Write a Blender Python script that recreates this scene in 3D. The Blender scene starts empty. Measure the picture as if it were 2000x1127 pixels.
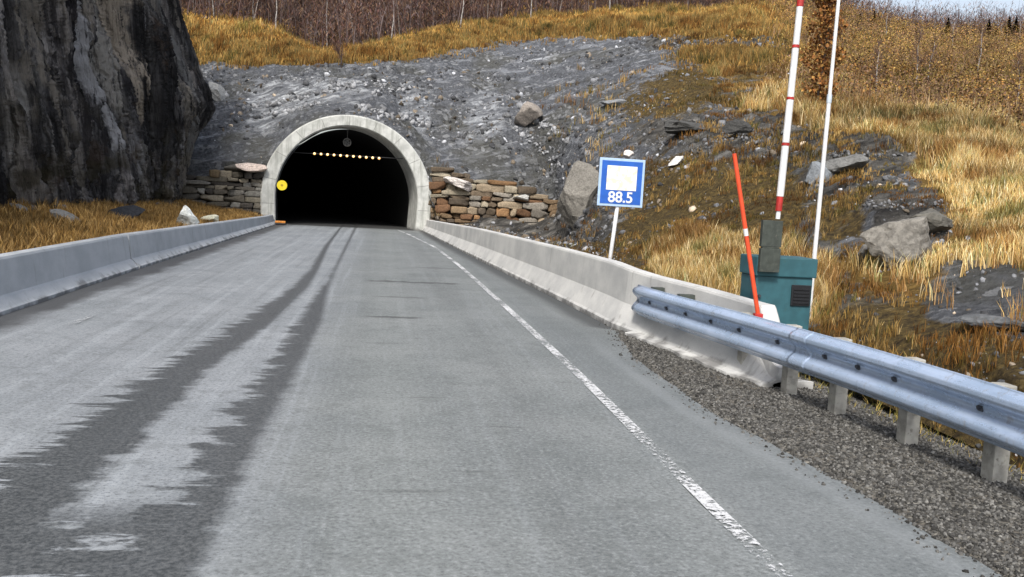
import bpy, bmesh, math, random
import numpy as np
from mathutils import Vector, Matrix
R = math.radians
rng = np.random.default_rng(7)
random.seed(7)
scene = bpy.context.scene
col = scene.collection

# ------------------------------------------------------------------ camera
F, CH = 1800.0, 2.0                     # focal length in photo pixels, eye height
_a, _p, _ro = R(8.17), R(5.714), R(3.0)
FW = np.array([math.sin(_a)*math.cos(_p), math.cos(_a)*math.cos(_p), -math.sin(_p)])
_r0 = np.array([math.cos(_a), -math.sin(_a), 0.0]); _u0 = np.cross(_r0, FW)
RT = math.cos(_ro)*_r0 + math.sin(_ro)*_u0
UP = -math.sin(_ro)*_r0 + math.cos(_ro)*_u0
CAM = np.array([0.0, 0.0, CH])
cd = bpy.data.cameras.new('camera'); cam = bpy.data.objects.new('camera', cd); col.objects.link(cam)
cd.sensor_width = 36; cd.lens = 36*F/2000; cd.clip_start = 0.1; cd.clip_end = 3000
m = Matrix(((RT[0], UP[0], -FW[0], 0), (RT[1], UP[1], -FW[1], 0), (RT[2], UP[2], -FW[2], CH), (0, 0, 0, 1)))
cam.matrix_world = m
scene.camera = cam

def ray(x, y): return FW*F + RT*(x-1000) - UP*(y-563.5)
def at(x, y, Y):                        # point seen at a photo pixel, at forward distance Y
    d = ray(x, y); return CAM + d*Y/d[1]
def project(P):
    v = P - CAM; w = v @ FW
    return 1000+F*(v@RT)/w, 563.5-F*(v@UP)/w, w

# ------------------------------------------------------------------ sky, sun, exposure
SUN_EL, SUN_AZ = R(48), R(200)          # azimuth measured clockwise from +Y: behind the camera, slightly left
world = bpy.data.worlds.new('World'); scene.world = world; world.use_nodes = True
wn = world.node_tree; wn.nodes.clear()
sky = wn.nodes.new('ShaderNodeTexSky'); sky.sky_type = 'NISHITA'; sky.sun_disc = False
sky.sun_elevation = SUN_EL; sky.sun_rotation = SUN_AZ; sky.dust_density = 3.0; sky.air_density = 1.0
hs = wn.nodes.new('ShaderNodeHueSaturation'); hs.inputs['Saturation'].default_value = 0.55
bg = wn.nodes.new('ShaderNodeBackground'); bg.inputs[1].default_value = 0.135
wo = wn.nodes.new('ShaderNodeOutputWorld')
wn.links.new(sky.outputs[0], hs.inputs['Color']); wn.links.new(hs.outputs[0], bg.inputs[0]); wn.links.new(bg.outputs[0], wo.inputs[0])
ld = bpy.data.lights.new('sun', 'SUN'); ld.energy = 2.3; ld.angle = R(10); ld.color = (1.0, 0.95, 0.88)
sun = bpy.data.objects.new('sun', ld); col.objects.link(sun)
sd = Vector((math.sin(SUN_AZ)*math.cos(SUN_EL), math.cos(SUN_AZ)*math.cos(SUN_EL), math.sin(SUN_EL)))
sun.rotation_euler = sd.to_track_quat('Z', 'Y').to_euler()
scene.view_settings.view_transform = 'Standard'
scene.view_settings.look = 'None'
scene.view_settings.exposure = 0.62
scene.view_settings.gamma = 1.0

# ------------------------------------------------------------------ numpy noise
def _hash(ix, iy, iz):
    n = (ix.astype(np.int64)*374761393 + iy.astype(np.int64)*668265263 + iz.astype(np.int64)*2147483647) & 0xffffffff
    n = ((n ^ (n >> 13))*1274126177) & 0xffffffff
    n = (n ^ (n >> 16)) & 0xffffffff
    n = (n*2246822519) & 0xffffffff
    n ^= n >> 15
    return (n & 0xffff)/32767.5 - 1.0
def vnoise(P):
    P = np.asarray(P, float); i = np.floor(P); f = P-i; f = f*f*f*(f*(f*6-15)+10)
    x, y, z = i[..., 0], i[..., 1], i[..., 2]
    def h(a, b, c): return _hash(x+a, y+b, z+c)
    fx, fy, fz = f[..., 0], f[..., 1], f[..., 2]
    def L(a, b, t): return a+(b-a)*t
    return L(L(L(h(0,0,0), h(1,0,0), fx), L(h(0,1,0), h(1,1,0), fx), fy), L(L(h(0,0,1), h(1,0,1), fx), L(h(0,1,1), h(1,1,1), fx), fy), fz)
def fbm(P, octs=4, gain=0.5, lac=2.1):
    P = np.asarray(P, float); s = 0; a = 1; t = 0
    for k in range(octs):
        s = s + a*vnoise(P + 17.3*k); t += a; a *= gain; P = P*lac
    return s/t
def ridged(P, octs=4, gain=0.5, lac=2.1):
    P = np.asarray(P, float); s = 0; a = 1; t = 0
    for k in range(octs):
        s = s + a*(1-2*np.abs(vnoise(P + 9.1*k))); t += a; a *= gain; P = P*lac
    return s/t

# ------------------------------------------------------------------ object helpers
def link(o, parent=None):
    col.objects.link(o)
    if parent is not None: o.parent = parent
    return o
def tag(o, label=None, cat=None, group=None, kind=None):
    if label: o['label'] = label
    if cat: o['category'] = cat
    if group: o['group'] = group
    if kind: o['kind'] = kind
    return o
def empty(name, loc, label, cat, group=None):
    o = bpy.data.objects.new(name, None); o.location = loc; o.empty_display_size = 0.3
    link(o); return tag(o, label, cat, group)
def np_mesh(name, V, Fc, mat, cols=None, smooth=False, attrs=None):
    V = np.ascontiguousarray(V, dtype=np.float32); Fc = np.ascontiguousarray(Fc, dtype=np.int32)
    me = bpy.data.meshes.new(name); n, k = Fc.shape
    me.vertices.add(len(V)); me.vertices.foreach_set('co', V.ravel())
    me.loops.add(n*k); me.loops.foreach_set('vertex_index', Fc.ravel())
    me.polygons.add(n); me.polygons.foreach_set('loop_start', np.arange(0, n*k, k, dtype=np.int32))
    me.polygons.foreach_set('loop_total', np.full(n, k, dtype=np.int32))
    if smooth: me.polygons.foreach_set('use_smooth', np.ones(n, dtype=bool))
    for an, c in ([('Col', cols)] if cols is not None else []) + list((attrs or {}).items()):
        at_ = me.color_attributes.new(an, 'FLOAT_COLOR', 'POINT')
        c4 = np.ones((len(V), 4), np.float32); c4[:, :3] = c
        at_.data.foreach_set('color', c4.ravel())
    me.materials.append(mat); me.update(calc_edges=True); me.validate()
    return me
def np_obj(name, V, Fc, mat, parent=None, loc=None, **k):
    V = np.asarray(V, float)
    if loc is not None: V = V - np.asarray(loc)
    o = bpy.data.objects.new(name, np_mesh(name, V, Fc, mat, **k))
    if loc is not None: o.location = loc
    return link(o, parent)
def bm_obj(name, bm, mat, parent=None, smooth=False, bevel=0, seg=2):
    if bevel:
        bmesh.ops.bevel(bm, geom=[e for e in bm.edges], offset=bevel, segments=seg, affect='EDGES', profile=0.6)
    bmesh.ops.recalc_face_normals(bm, faces=bm.faces[:])
    me = bpy.data.meshes.new(name); bm.to_mesh(me); bm.free()
    if smooth:
        for p in me.polygons: p.use_smooth = True
    me.materials.append(mat)
    return link(bpy.data.objects.new(name, me), parent)
def box(bm, x0, x1, y0, y1, z0, z1):
    vs = [bm.verts.new(p) for p in ((x0,y0,z0),(x1,y0,z0),(x1,y1,z0),(x0,y1,z0),(x0,y0,z1),(x1,y0,z1),(x1,y1,z1),(x0,y1,z1))]
    for f in ((0,3,2,1),(4,5,6,7),(0,1,5,4),(1,2,6,5),(2,3,7,6),(3,0,4,7)): bm.faces.new([vs[i] for i in f])
def tube(bm, a, b, r0, r1=None, n=16, caps=True):
    a = Vector(a); b = Vector(b); r1 = r0 if r1 is None else r1
    q = (b-a).to_track_quat('Z', 'Y'); A = []; B = []
    for k in range(n):
        d = q @ Vector((math.cos(2*math.pi*k/n), math.sin(2*math.pi*k/n), 0))
        A.append(bm.verts.new(a+d*r0)); B.append(bm.verts.new(b+d*r1))
    for k in range(n): bm.faces.new((A[k], A[(k+1) % n], B[(k+1) % n], B[k]))
    if caps: bm.faces.new(A[::-1]); bm.faces.new(B)
def sweep(bm, sections, closed=True, caps=True):     # sections: list of lists of points
    rows = [[bm.verts.new(p) for p in s] for s in sections]; n = len(rows[0])
    for a, b in zip(rows, rows[1:]):
        for k in range(n if closed else n-1):
            bm.faces.new((a[k], a[(k+1) % n], b[(k+1) % n], b[k]))
    if caps and closed: bm.faces.new(rows[0][::-1]); bm.faces.new(rows[-1])

# ------------------------------------------------------------------ node helpers
class NT:
    def __init__(s, name):
        s.m = bpy.data.materials.new(name); s.m.use_nodes = True; s.t = s.m.node_tree; s.t.nodes.clear()
        s.out = s.t.nodes.new('ShaderNodeOutputMaterial'); s.b = s.t.nodes.new('ShaderNodeBsdfPrincipled')
        s.t.links.new(s.b.outputs[0], s.out.inputs[0])
    def new(s, ty, **k):
        n = s.t.nodes.new(ty)
        for a, v in k.items(): setattr(n, a, v)
        return n
    def set(s, inp, v):
        if isinstance(v, bpy.types.NodeSocket): s.t.links.new(v, inp)
        elif isinstance(v, (tuple, list)) and inp.type == 'RGBA' and len(v) == 3: inp.default_value = (*v, 1)
        else: inp.default_value = v
    def math(s, op, a, b=0.0, c=None, clamp=False):
        n = s.new('ShaderNodeMath', operation=op, use_clamp=clamp); s.set(n.inputs[0], a); s.set(n.inputs[1], b)
        if c is not None: s.set(n.inputs[2], c)
        return n.outputs[0]
    def pos(s):
        if not hasattr(s, '_p'): s._p = s.new('ShaderNodeNewGeometry').outputs['Position']
        return s._p
    def obj(s):
        if not hasattr(s, '_o'): s._o = s.new('ShaderNodeTexCoord').outputs['Object']
        return s._o
    def xyz(s, v):
        n = s.new('ShaderNodeSeparateXYZ'); s.set(n.inputs[0], v); return n.outputs
    def comb(s, x, y, z):
        n = s.new('ShaderNodeCombineXYZ'); s.set(n.inputs[0], x); s.set(n.inputs[1], y); s.set(n.inputs[2], z); return n.outputs[0]
    def scale(s, v, sc, rot=(0,0,0)):
        n = s.new('ShaderNodeMapping'); s.set(n.inputs[0], v); n.inputs['Scale'].default_value = sc; n.inputs['Rotation'].default_value = rot; return n.outputs[0]
    def rs(s, v, rot, sc): return s.scale(s.scale(v, (1, 1, 1), rot), sc)
    def noise(s, v, sc=1.0, det=4, rough=0.55, dist=0.0):
        n = s.new('ShaderNodeTexNoise'); s.set(n.inputs['Vector'], v); n.inputs['Scale'].default_value = sc
        n.inputs['Detail'].default_value = det; n.inputs['Roughness'].default_value = rough; n.inputs['Distortion'].default_value = dist
        return n.outputs[0]
    def voro(s, v, sc=1.0, feat='F1', out=0):
        n = s.new('ShaderNodeTexVoronoi', feature=feat); s.set(n.inputs['Vector'], v); n.inputs['Scale'].default_value = sc; return n.outputs[out]
    def ss(s, v, a, b):                              # smoothstep a..b -> 0..1
        n = s.new('ShaderNodeMapRange', interpolation_type='SMOOTHSTEP'); s.set(n.inputs[0], v)
        s.set(n.inputs[1], a); s.set(n.inputs[2], b); return n.outputs[0]
    def mix(s, f, a, b, mode='MIX'):
        n = s.new('ShaderNodeMix', data_type='RGBA', blend_type=mode); s.set(n.inputs[0], f); s.set(n.inputs[6], a); s.set(n.inputs[7], b); return n.outputs[2]
    def ramp(s, f, stops):
        n = s.new('ShaderNodeValToRGB'); s.set(n.inputs[0], f); e = n.color_ramp.elements
        while len(e) < len(stops): e.new(0.5)
        for q, (p, c) in zip(e, stops): q.position = p; q.color = (*c, 1)
        return n.outputs[0]
    def attr(s, name, o='Color'):
        n = s.new('ShaderNodeAttribute', attribute_name=name); return n.outputs[o]
    def bump(s, h, st=0.5, d=0.02):
        n = s.new('ShaderNodeBump'); n.inputs['Strength'].default_value = st; n.inputs['Distance'].default_value = d
        s.set(n.inputs['Height'], h); s.t.links.new(n.outputs[0], s.b.inputs['Normal'])
    def fin(s, c, rough=0.8, metal=0.0, spec=None):
        s.set(s.b.inputs['Base Color'], c); s.set(s.b.inputs['Roughness'], rough); s.set(s.b.inputs['Metallic'], metal)
        if spec is not None: s.b.inputs['Specular IOR Level'].default_value = spec
        return s.m

def mat_simple(name, c, rough=0.6, metal=0, var=0.25, sc=6, dirt=None):
    t = NT(name); n = t.noise(t.obj(), sc, 5)
    c2 = tuple(x*(1-var) for x in c); cc = t.mix(t.ss(n, .35, .65), c2, c)
    if dirt: cc = t.mix(t.ss(t.noise(t.obj(), sc*2.3, 6, .7), .55, .72), cc, dirt)
    t.bump(t.noise(t.obj(), sc*12, 3), .15, .005)
    return t.fin(cc, rough, metal)

def mat_concrete(name, lo, hi, stain=(.13,.12,.10), sc=1.0, streak=True, amount=.62):
    t = NT(name); P = t.pos()
    n = t.noise(t.scale(P, (1, .7, 1)), 1.6*sc, 7, .62)
    c = t.mix(t.ss(n, .3, .7), lo, hi)
    f = t.noise(P, 60, 3, .7); c = t.mix(t.math('MULTIPLY', t.ss(f, .5, .75), .35), c, tuple(x*.6 for x in lo))
    if streak:
        st = t.noise(t.scale(P, (6, 6, .6)), 1.0, 5, .6)
        c = t.mix(t.math('MULTIPLY', t.ss(st, amount-.07, amount+.12), .55), c, stain)
    z = t.xyz(P)[2]
    low = t.math('MULTIPLY', t.ss(t.math('ADD', z, t.math('MULTIPLY', t.math('SUBTRACT', t.noise(P, 3, 4), .5), .5)), .11, -.02), .7)
    c = t.mix(low, c, (.075,.072,.07))
    t.bump(t.noise(P, 35, 6, .7), .35, .01)
    return t.fin(c, .85)

def mat_col(name, rough=.85, var=.0, sc=20, trans=0):
    t = NT(name); c = t.attr('Col')
    if var:
        n = t.noise(t.pos(), sc, 5, .65)
        c = t.mix(t.ss(n, .35, .65), t.mix(1.0, c, (1-var,)*3, 'MULTIPLY'), t.mix(1.0, c, (1+var,)*3, 'MULTIPLY'))
        t.bump(n, .6, .03)
    return t.fin(c, rough, spec=.25)

M = {}
M['left_concrete'] = mat_concrete('barrier_concrete_cool', (.36,.385,.41), (.46,.485,.51), amount=.66)
M['right_concrete'] = mat_concrete('barrier_concrete_pale', (.46,.465,.46), (.62,.62,.60), amount=.66)
M['ring'] = mat_concrete('portal_concrete', (.42,.43,.41), (.62,.63,.60), stain=(.22,.23,.2), sc=1.4, amount=.52)
M['galv'] = None
t = NT('galvanised_steel'); n = t.noise(t.scale(t.pos(), (1, .4, 1)), 5, 6, .65)
c = t.mix(t.ss(n, .3, .7), (.36,.46,.61), (.50,.60,.77))
c = t.mix(t.math('MULTIPLY', t.ss(t.noise(t.pos(), 16, 6, .78), .54, .70), .6), c, (.20,.22,.25))
c = t.mix(t.math('MULTIPLY', t.ss(t.noise(t.scale(t.pos(), (1, 1, .35)), 9, 5, .7), .58, .70), .45), c, (.30,.27,.22))
t.bump(t.noise(t.pos(), 3, 3), .2, .02)
M['galv'] = t.fin(c, t.ss(n, .9, -.4), .35)
M['post'] = mat_simple('weathered_post', (.42,.41,.37), .9, 0, .35, 9, (.16,.15,.13))
M['bolt'] = mat_simple('bolt_steel', (.07,.075,.09), .6, .4)
M['teal'] = mat_simple('teal_paint', (.032,.115,.14), .55, 0, .25, 5, (.03,.09,.10))
M['teal_dark'] = mat_simple('teal_paint_shade', (.03,.10,.12), .6)
M['black'] = mat_simple('black_plastic', (.012,.013,.016), .5)
M['bracket'] = mat_simple('olive_grey_paint', (.055,.066,.056), .7, 0, .35, 12, (.10,.10,.08))
M['white'] = mat_simple('white_paint', (.78,.79,.80), .45, 0, .12, 5)
M['pole_white'] = mat_simple('pale_lacquer', (.60,.68,.76), .4, 0, .15, 4)
M['red'] = mat_simple('red_paint', (.50,.035,.03), .5, 0, .3, 9)
M['orange'] = mat_simple('orange_plastic', (.80,.09,.03), .45, 0, .2, 6)
M['blue'] = mat_simple('sign_blue', (.02,.12,.52), .4, 0, .15, 8)
M['blue_edge'] = mat_simple('sign_border', (.42,.58,.80), .4, 0, .1, 8)
M['yellow'] = mat_simple('yellow_reflector', (.85,.68,.03), .4, 0, .1, 9)
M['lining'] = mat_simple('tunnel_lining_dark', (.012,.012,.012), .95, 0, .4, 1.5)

# ------------------------------------------------------------------ far ground sheet
t = NT('far_ground'); M['far'] = t.fin(t.mix(t.noise(t.pos(), .3, 5), (.10,.07,.04), (.16,.12,.07)), .95)
g = np.linspace(-900, 900, 41); gx, gy = np.meshgrid(g, g, indexing='ij')
V = np.stack([gx, gy, np.full_like(gx, -1.2)], -1).reshape(-1, 3)
def gridF(nu, nv):
    i = np.arange(nu-1)[:, None]*nv + np.arange(nv-1)[None, :]
    return np.stack([i, i+nv, i+nv+1, i+1], -1).reshape(-1, 4)
tag(np_obj('ground', V, gridF(41, 41), M['far']), kind='structure')

# ------------------------------------------------------------------ road
def fcurve(t, sock, pts, lo, hi, y0=0.0, y1=60.0):   # pts (Y, value) -> value as function of Y
    n = t.new('ShaderNodeFloatCurve'); c = n.mapping.curves[0]
    pts = sorted(pts)
    P = [((Y-y0)/(y1-y0), (v-lo)/(hi-lo)) for Y, v in pts]
    while len(c.points) < len(P): c.points.new(.5, .5)
    for q, p in zip(c.points, P): q.location = p; q.handle_type = 'VECTOR'
    n.mapping.update()
    t.set(n.inputs['Value'], t.math('DIVIDE', t.math('SUBTRACT', sock, y0), y1-y0))
    return t.math('ADD', t.math('MULTIPLY', n.outputs[0], hi-lo), lo)
t = NT('worn_asphalt'); P = t.pos(); X, Y, Z = t.xyz(P)
fine = t.noise(P, 30, 6, .85); speck = t.voro(P, 42); big = t.noise(P, .55, 5, .6)
dry = t.mix(t.ss(big, .3, .7), (.225,.245,.262), (.29,.31,.33))
right = t.mix(t.ss(big, .3, .7), (.150,.165,.166), (.205,.220,.220))
lane = t.ss(t.math('ADD', X, t.math('MULTIPLY', big, .6)), -1.1, .1)
c = t.mix(lane, dry, right)
strk = t.noise(t.scale(P, (5.5, .10, 1)), 1, 5, .6)
c = t.mix(t.math('MULTIPLY', t.ss(strk, .50, .66), t.math('SUBTRACT', .42, t.math('MULTIPLY', lane, .32))), c, (.38,.41,.44))
c = t.mix(t.math('MULTIPLY', t.ss(strk, .46, .32), t.math('SUBTRACT', .38, t.math('MULTIPLY', lane, .26))), c, (.12,.13,.135))
# rubber and polish bands in the right lane
wear = t.math('ABSOLUTE', t.math('SUBTRACT', X, 1.35)); wear = t.math('MULTIPLY', t.ss(wear, .42, .1), t.ss(t.noise(t.scale(P, (2, .25, 1)), 1, 4), .3, .6))
c = t.mix(t.math('MULTIPLY', wear, .22), c, (.09,.095,.095))
wear2 = t.math('ABSOLUTE', t.math('SUBTRACT', X, .15)); wear2 = t.ss(wear2, .5, .1)
c = t.mix(t.math('MULTIPLY', wear2, .22), c, (.25,.27,.265))
# aggregate speckle
c = t.mix(t.math('MULTIPLY', t.ss(fine, .52, .62), .42), c, (.40,.42,.425))
c = t.mix(t.math('MULTIPLY', t.ss(fine, .48, .40), .55), c, (.055,.058,.06))
mott = t.noise(P, 3.2, 6, .7); c = t.mix(t.math('MULTIPLY', t.ss(mott, .50, .64), .30), c, (.10,.11,.108))
# two wet wheel tracks in the oncoming lane
jag = t.noise(t.scale(P, (.9, 5.0, 1)), 1, 6, .62, .15); jag2 = t.noise(t.scale(P, (1.2, 3.8, 1)), 1.1, 6, .62, .5)
hf = t.math('MULTIPLY', t.math('SUBTRACT', t.noise(t.scale(P, (1.6, 15, 1)), 1, 5, .65), .5), .45)
jagw = t.math('ADD', t.math('SUBTRACT', jag, .5), hf); jagw2 = t.math('ADD', t.math('SUBTRACT', jag2, .5), hf)
fall = fcurve(t, Y, [(0,1.2),(6,1.1),(12,.6),(18,.25),(30,.1),(60,.05)], 0, 2)
AL = fcurve(t, Y, [(0,-4.9),(4.3,-4.2),(5.0,-3.1),(5.8,-2.55),(7.3,-2.38),(9.9,-2.28),(13.7,-1.98),(18.4,-1.72),(22,-1.68),(32,-1.94),(46,-2.1),(60,-2.1)], -6, 2)
AR = fcurve(t, Y, [(0,-1.9),(5.8,-1.86),(7.3,-1.78),(9.9,-1.80),(13.7,-1.52),(18.4,-1.42),(22,-1.47),(32,-1.78),(46,-2.02),(60,-2.0)], -6, 2)
BL = fcurve(t, Y, [(0,-1.3),(5.0,-1.45),(5.8,-1.22),(7.3,-1.22),(10,-1.20),(13.9,-1.20),(18.6,-1.16),(20,-1.12),(33,-1.27),(60,-1.5)], -6, 2)
BR = fcurve(t, Y, [(0,-.85),(5.8,-.9),(7.3,-.89),(10,-.86),(13.9,-.84),(17,-.95),(19,-1.02),(22,-1.07),(33,-1.17),(60,-1.45)], -6, 2)
def edge(Xs, E, amt, n, w):
    d = t.math('SUBTRACT', Xs, t.math('ADD', E, t.math('MULTIPLY', t.math('MULTIPLY', n, amt), fall)))
    return t.ss(d, -w, w)
inA = t.math('MULTIPLY', edge(X, AL, 1.7, jagw, .07), t.math('SUBTRACT', 1.0, edge(X, AR, .45, jagw2, .07)))
inB = t.math('MULTIPLY', edge(X, BL, 1.3, jagw2, .07), t.math('SUBTRACT', 1.0, edge(X, BR, .22, jagw, .08)))
# near the camera the two tracks run together and leave only patches of dry surface
near = t.math('MULTIPLY', t.ss(Y, 6.1, 5.2), t.math('MULTIPLY', t.ss(X, -3.9, -3.4), t.ss(X, -.8, -.95)))
near = t.math('MULTIPLY', near, t.ss(jag2, .60, .54))
brk = t.ss(t.math('ADD', t.ss(Y, 15.5, 17.5), t.ss(t.noise(t.scale(P, (.1,1.3,1)), 1, 2), .60, .45)), .2, .8)
wet = t.math('MAXIMUM', t.math('MAXIMUM', inA, inB), near)
wetc = t.mix(t.ss(fine, .42, .62), (.035,.039,.041), (.105,.110,.112))
c = t.mix(t.math('MULTIPLY', wet, .90), c, wetc)
# dust line along the left barrier, dark film along the right one
dl = t.ss(t.math('ADD', X, t.math('MULTIPLY', t.noise(t.scale(P, (1,.5,1)), 1.5, 5, .65), .9)), -3.98, -4.50)
c = t.mix(t.math('MULTIPLY', dl, .88), c, (.045,.045,.045))
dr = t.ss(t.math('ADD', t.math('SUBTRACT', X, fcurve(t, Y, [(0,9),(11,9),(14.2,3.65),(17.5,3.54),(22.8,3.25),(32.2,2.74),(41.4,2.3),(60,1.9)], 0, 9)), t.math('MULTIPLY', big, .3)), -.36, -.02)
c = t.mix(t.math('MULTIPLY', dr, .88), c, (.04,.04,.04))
# pale sealed band beside the asphalt edge
sb = fcurve(t, Y, [(0,3.75),(4.6,3.5),(6,3.42),(8.4,3.16),(11.4,3.12),(14,3.3),(60,3.3)], 0, 8)
sbm = t.math('MULTIPLY', t.ss(t.math('ABSOLUTE', t.math('SUBTRACT', X, t.math('SUBTRACT', sb, .14))), .16, .02), t.ss(Y, 15, 10))
c = t.mix(t.math('MULTIPLY', sbm, .32), c, (.30,.32,.33))
tone = t.math('MULTIPLY', t.ss(X, 2.3, 2.5), .25); c = t.mix(tone, c, (.10,.115,.125))
def crack(x0, x1, y, w, a=.7):
    global c
    nn = t.math('MULTIPLY', t.math('SUBTRACT', t.noise(P, 3.5, 4), .5), w*2.5)
    k = t.math('MULTIPLY', t.ss(t.math('ABSOLUTE', t.math('SUBTRACT', t.math('ADD', Y, nn), y)), w, w*.3), t.math('MULTIPLY', t.ss(X, x0-.15, x0+.15), t.ss(X, x1+.15, x1-.15)))
    c = t.mix(t.math('MULTIPLY', k, a), c, (.045,.046,.045))
crack(-.25, 1.7, 20.4, .22); crack(-.1, .85, 17.4, .16, .45); crack(-.15, .65, 14.6, .13, .7); crack(.9, 2.0, 24.5, .25, .4)
crack(.05, .45, 6.05, .05, .4); crack(.35, .55, 8.9, .04, .5); crack(.6, .95, 6.5, .03, .3); crack(-.1, .3, 12.1, .07, .35); crack(.9, 1.3, 7.8, .03, .4)
tarc = t.math('MULTIPLY', t.ss(t.noise(t.scale(P, (1.2, 6, 1)), 2.2, 4, .7), .66, .74), .35); c = t.mix(tarc, c, (.06,.062,.062))
inside = t.ss(Y, 46.6, 48.2); c = t.mix(t.math('MULTIPLY', inside, .9), c, (.02,.02,.02))  # tunnel gloom painted into the road colour from the portal inward
t.bump(t.math('ADD', fine, t.math('MULTIPLY', speck, .6)), .35, .006)
rough = t.math('SUBTRACT', t.math('ADD', .60, t.math('MULTIPLY', lane, .16)), t.math('MULTIPLY', wet, .14))
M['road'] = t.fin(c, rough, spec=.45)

EDGE = [(-6, 3.95), (0, 3.72), (4.6, 3.56), (6, 3.52), (8.4, 3.27), (11.4, 3.29), (13.2, 3.55), (14.2, 3.72), (17.5, 3.6), (22.8, 3.32), (32.2, 2.8), (41.4, 2.4), (47.4, 2.1)]
ys = np.concatenate([np.linspace(-6, 47.4, 300)])
er = np.interp(ys, [e[0] for e in EDGE], [e[1] for e in EDGE]); er = er + np.where(ys < 13.5, .035*fbm(np.stack([ys*2.5, ys*0, ys*0], -1), 4), .03)
tl = np.linspace(0, 1, 40)
XX = -5.35 + (er[:, None]+5.35)*tl[None, :]; YY = np.repeat(ys[:, None], 40, 1)
ZZ = .006*fbm(np.stack([XX*.4, YY*.4, XX*0], -1), 3) - .006
V = np.stack([XX, YY, ZZ], -1).reshape(-1, 3)
V0 = gridF(300, 40)
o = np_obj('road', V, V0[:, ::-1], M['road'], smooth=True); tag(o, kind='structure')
# road inside the tunnel, bending left
def axis(s):                                     # tunnel axis offset at depth s
    return -1.82 - .14*s - .001*s*s, 47.4+s
S = np.linspace(0, 75, 40); V = []
for s in S:
    cx, cy = axis(s)
    for q in (-3.7, 0, 3.7): V.append((cx+q if s > 0 else (cx+q if q < 3 else 2.1), cy, -.004))
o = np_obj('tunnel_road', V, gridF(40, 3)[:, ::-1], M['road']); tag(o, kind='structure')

# painted edge line, worn
def mat_line(name, thr, cc, grow=.0):
    t = NT(name); P = t.pos()
    n = t.noise(P, 19, 6, .8); b = t.noise(t.scale(P, (1, .6, 1)), 1.3, 3)
    f = t.ss(t.math('SUBTRACT', t.math('ADD', n, t.math('MULTIPLY', t.math('SUBTRACT', b, .5), .6)), t.math('MULTIPLY', t.ss(t.xyz(P)[1], 10.5, 4.5), grow)), thr-.05, thr+.06)
    tr = t.new('ShaderNodeBsdfTransparent'); mx = t.new('ShaderNodeMixShader')
    t.set(mx.inputs[0], f); t.t.links.new(tr.outputs[0], mx.inputs[1]); t.t.links.new(t.b.outputs[0], mx.inputs[2]); t.t.links.new(mx.outputs[0], t.out.inputs[0])
    return t.fin(cc, .7)
M['line'] = mat_line('worn_white_paint', .49, (.60,.61,.62), .03); M['line2'] = mat_line('nearly_gone_paint', .62, (.42,.44,.46))
def line_strip(name, pts, w, mat, z=.006):
    ysx = np.linspace(pts[0][0], pts[-1][0], 160); xs = np.interp(ysx, [p[0] for p in pts], [p[1] for p in pts])
    k = np.ones(9)/9; xs2 = np.convolve(np.pad(xs, 4, 'edge'), k, 'valid')
    V = np.stack([np.stack([xs2-w/2, ysx, ysx*0+z], -1), np.stack([xs2+w/2, ysx, ysx*0+z], -1)], 1).reshape(-1, 3)
    o = np_obj(name, V, gridF(160, 2)[:, ::-1], mat); tag(o, kind='structure')
line_strip('edge_marking', [(2, 2.27), (5.6, 2.25), (10, 2.30), (15.7, 2.27), (18.4, 2.24), (25.4, 2.16), (33.6, 1.93), (44, 1.08), (47, .7)], .115, M['line'])
line_strip('faded_edge_marking', [(10.5, -4.05), (15, -4.05), (40, -4.1)], .12, M['line2'])

# ------------------------------------------------------------------ gravel shoulder
t = NT('shoulder_gravel'); P = t.pos()
v = t.voro(P, 26, 'F1', 1); vd = t.voro(P, 26, 'F1', 0)
c = t.ramp(t.xyz(v)[0], [(0, (.035,.034,.03)), (.5, (.09,.085,.072)), (.85, (.15,.14,.12)), (1, (.25,.24,.21))])
c = t.mix(t.math('MULTIPLY', t.ss(t.noise(P, 1.4, 5), .45, .7), .5), c, (.11,.09,.065))
t.bump(t.math('SUBTRACT', 1.0, vd), .9, .03); M['gravel'] = t.fin(c, .95)
gy_ = np.linspace(-6, 16.5, 400); gu = np.linspace(0, 1, 60)
x1 = np.interp(gy_, [-6, 4, 10, 12, 16.5], [6.6, 6.2, 5.6, 5.2, 4.6])
XX = 2.9 + (x1[:, None]-2.9)*gu[None, :]; YY = np.repeat(gy_[:, None], 60, 1)
er = np.interp(YY, [e[0] for e in EDGE], [e[1] for e in EDGE])
def gravel_z(X, Y, e):
    d = X - e
    return -.035 + .045*np.clip((d+.02)/.10, 0, 1) - .12*np.clip((X-4.75)/.9, 0, 1) + .02*fbm(np.stack([X*2, Y*2, X*0], -1), 4)*np.clip(d/.3, 0, 1)
ZZ = gravel_z(XX, YY, er)
V = np.stack([XX, YY, ZZ], -1).reshape(-1, 3)
tag(np_obj('gravel_shoulder', V, gridF(400, 60)[:, ::-1], M['gravel'], smooth=True), kind='structure')

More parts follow.
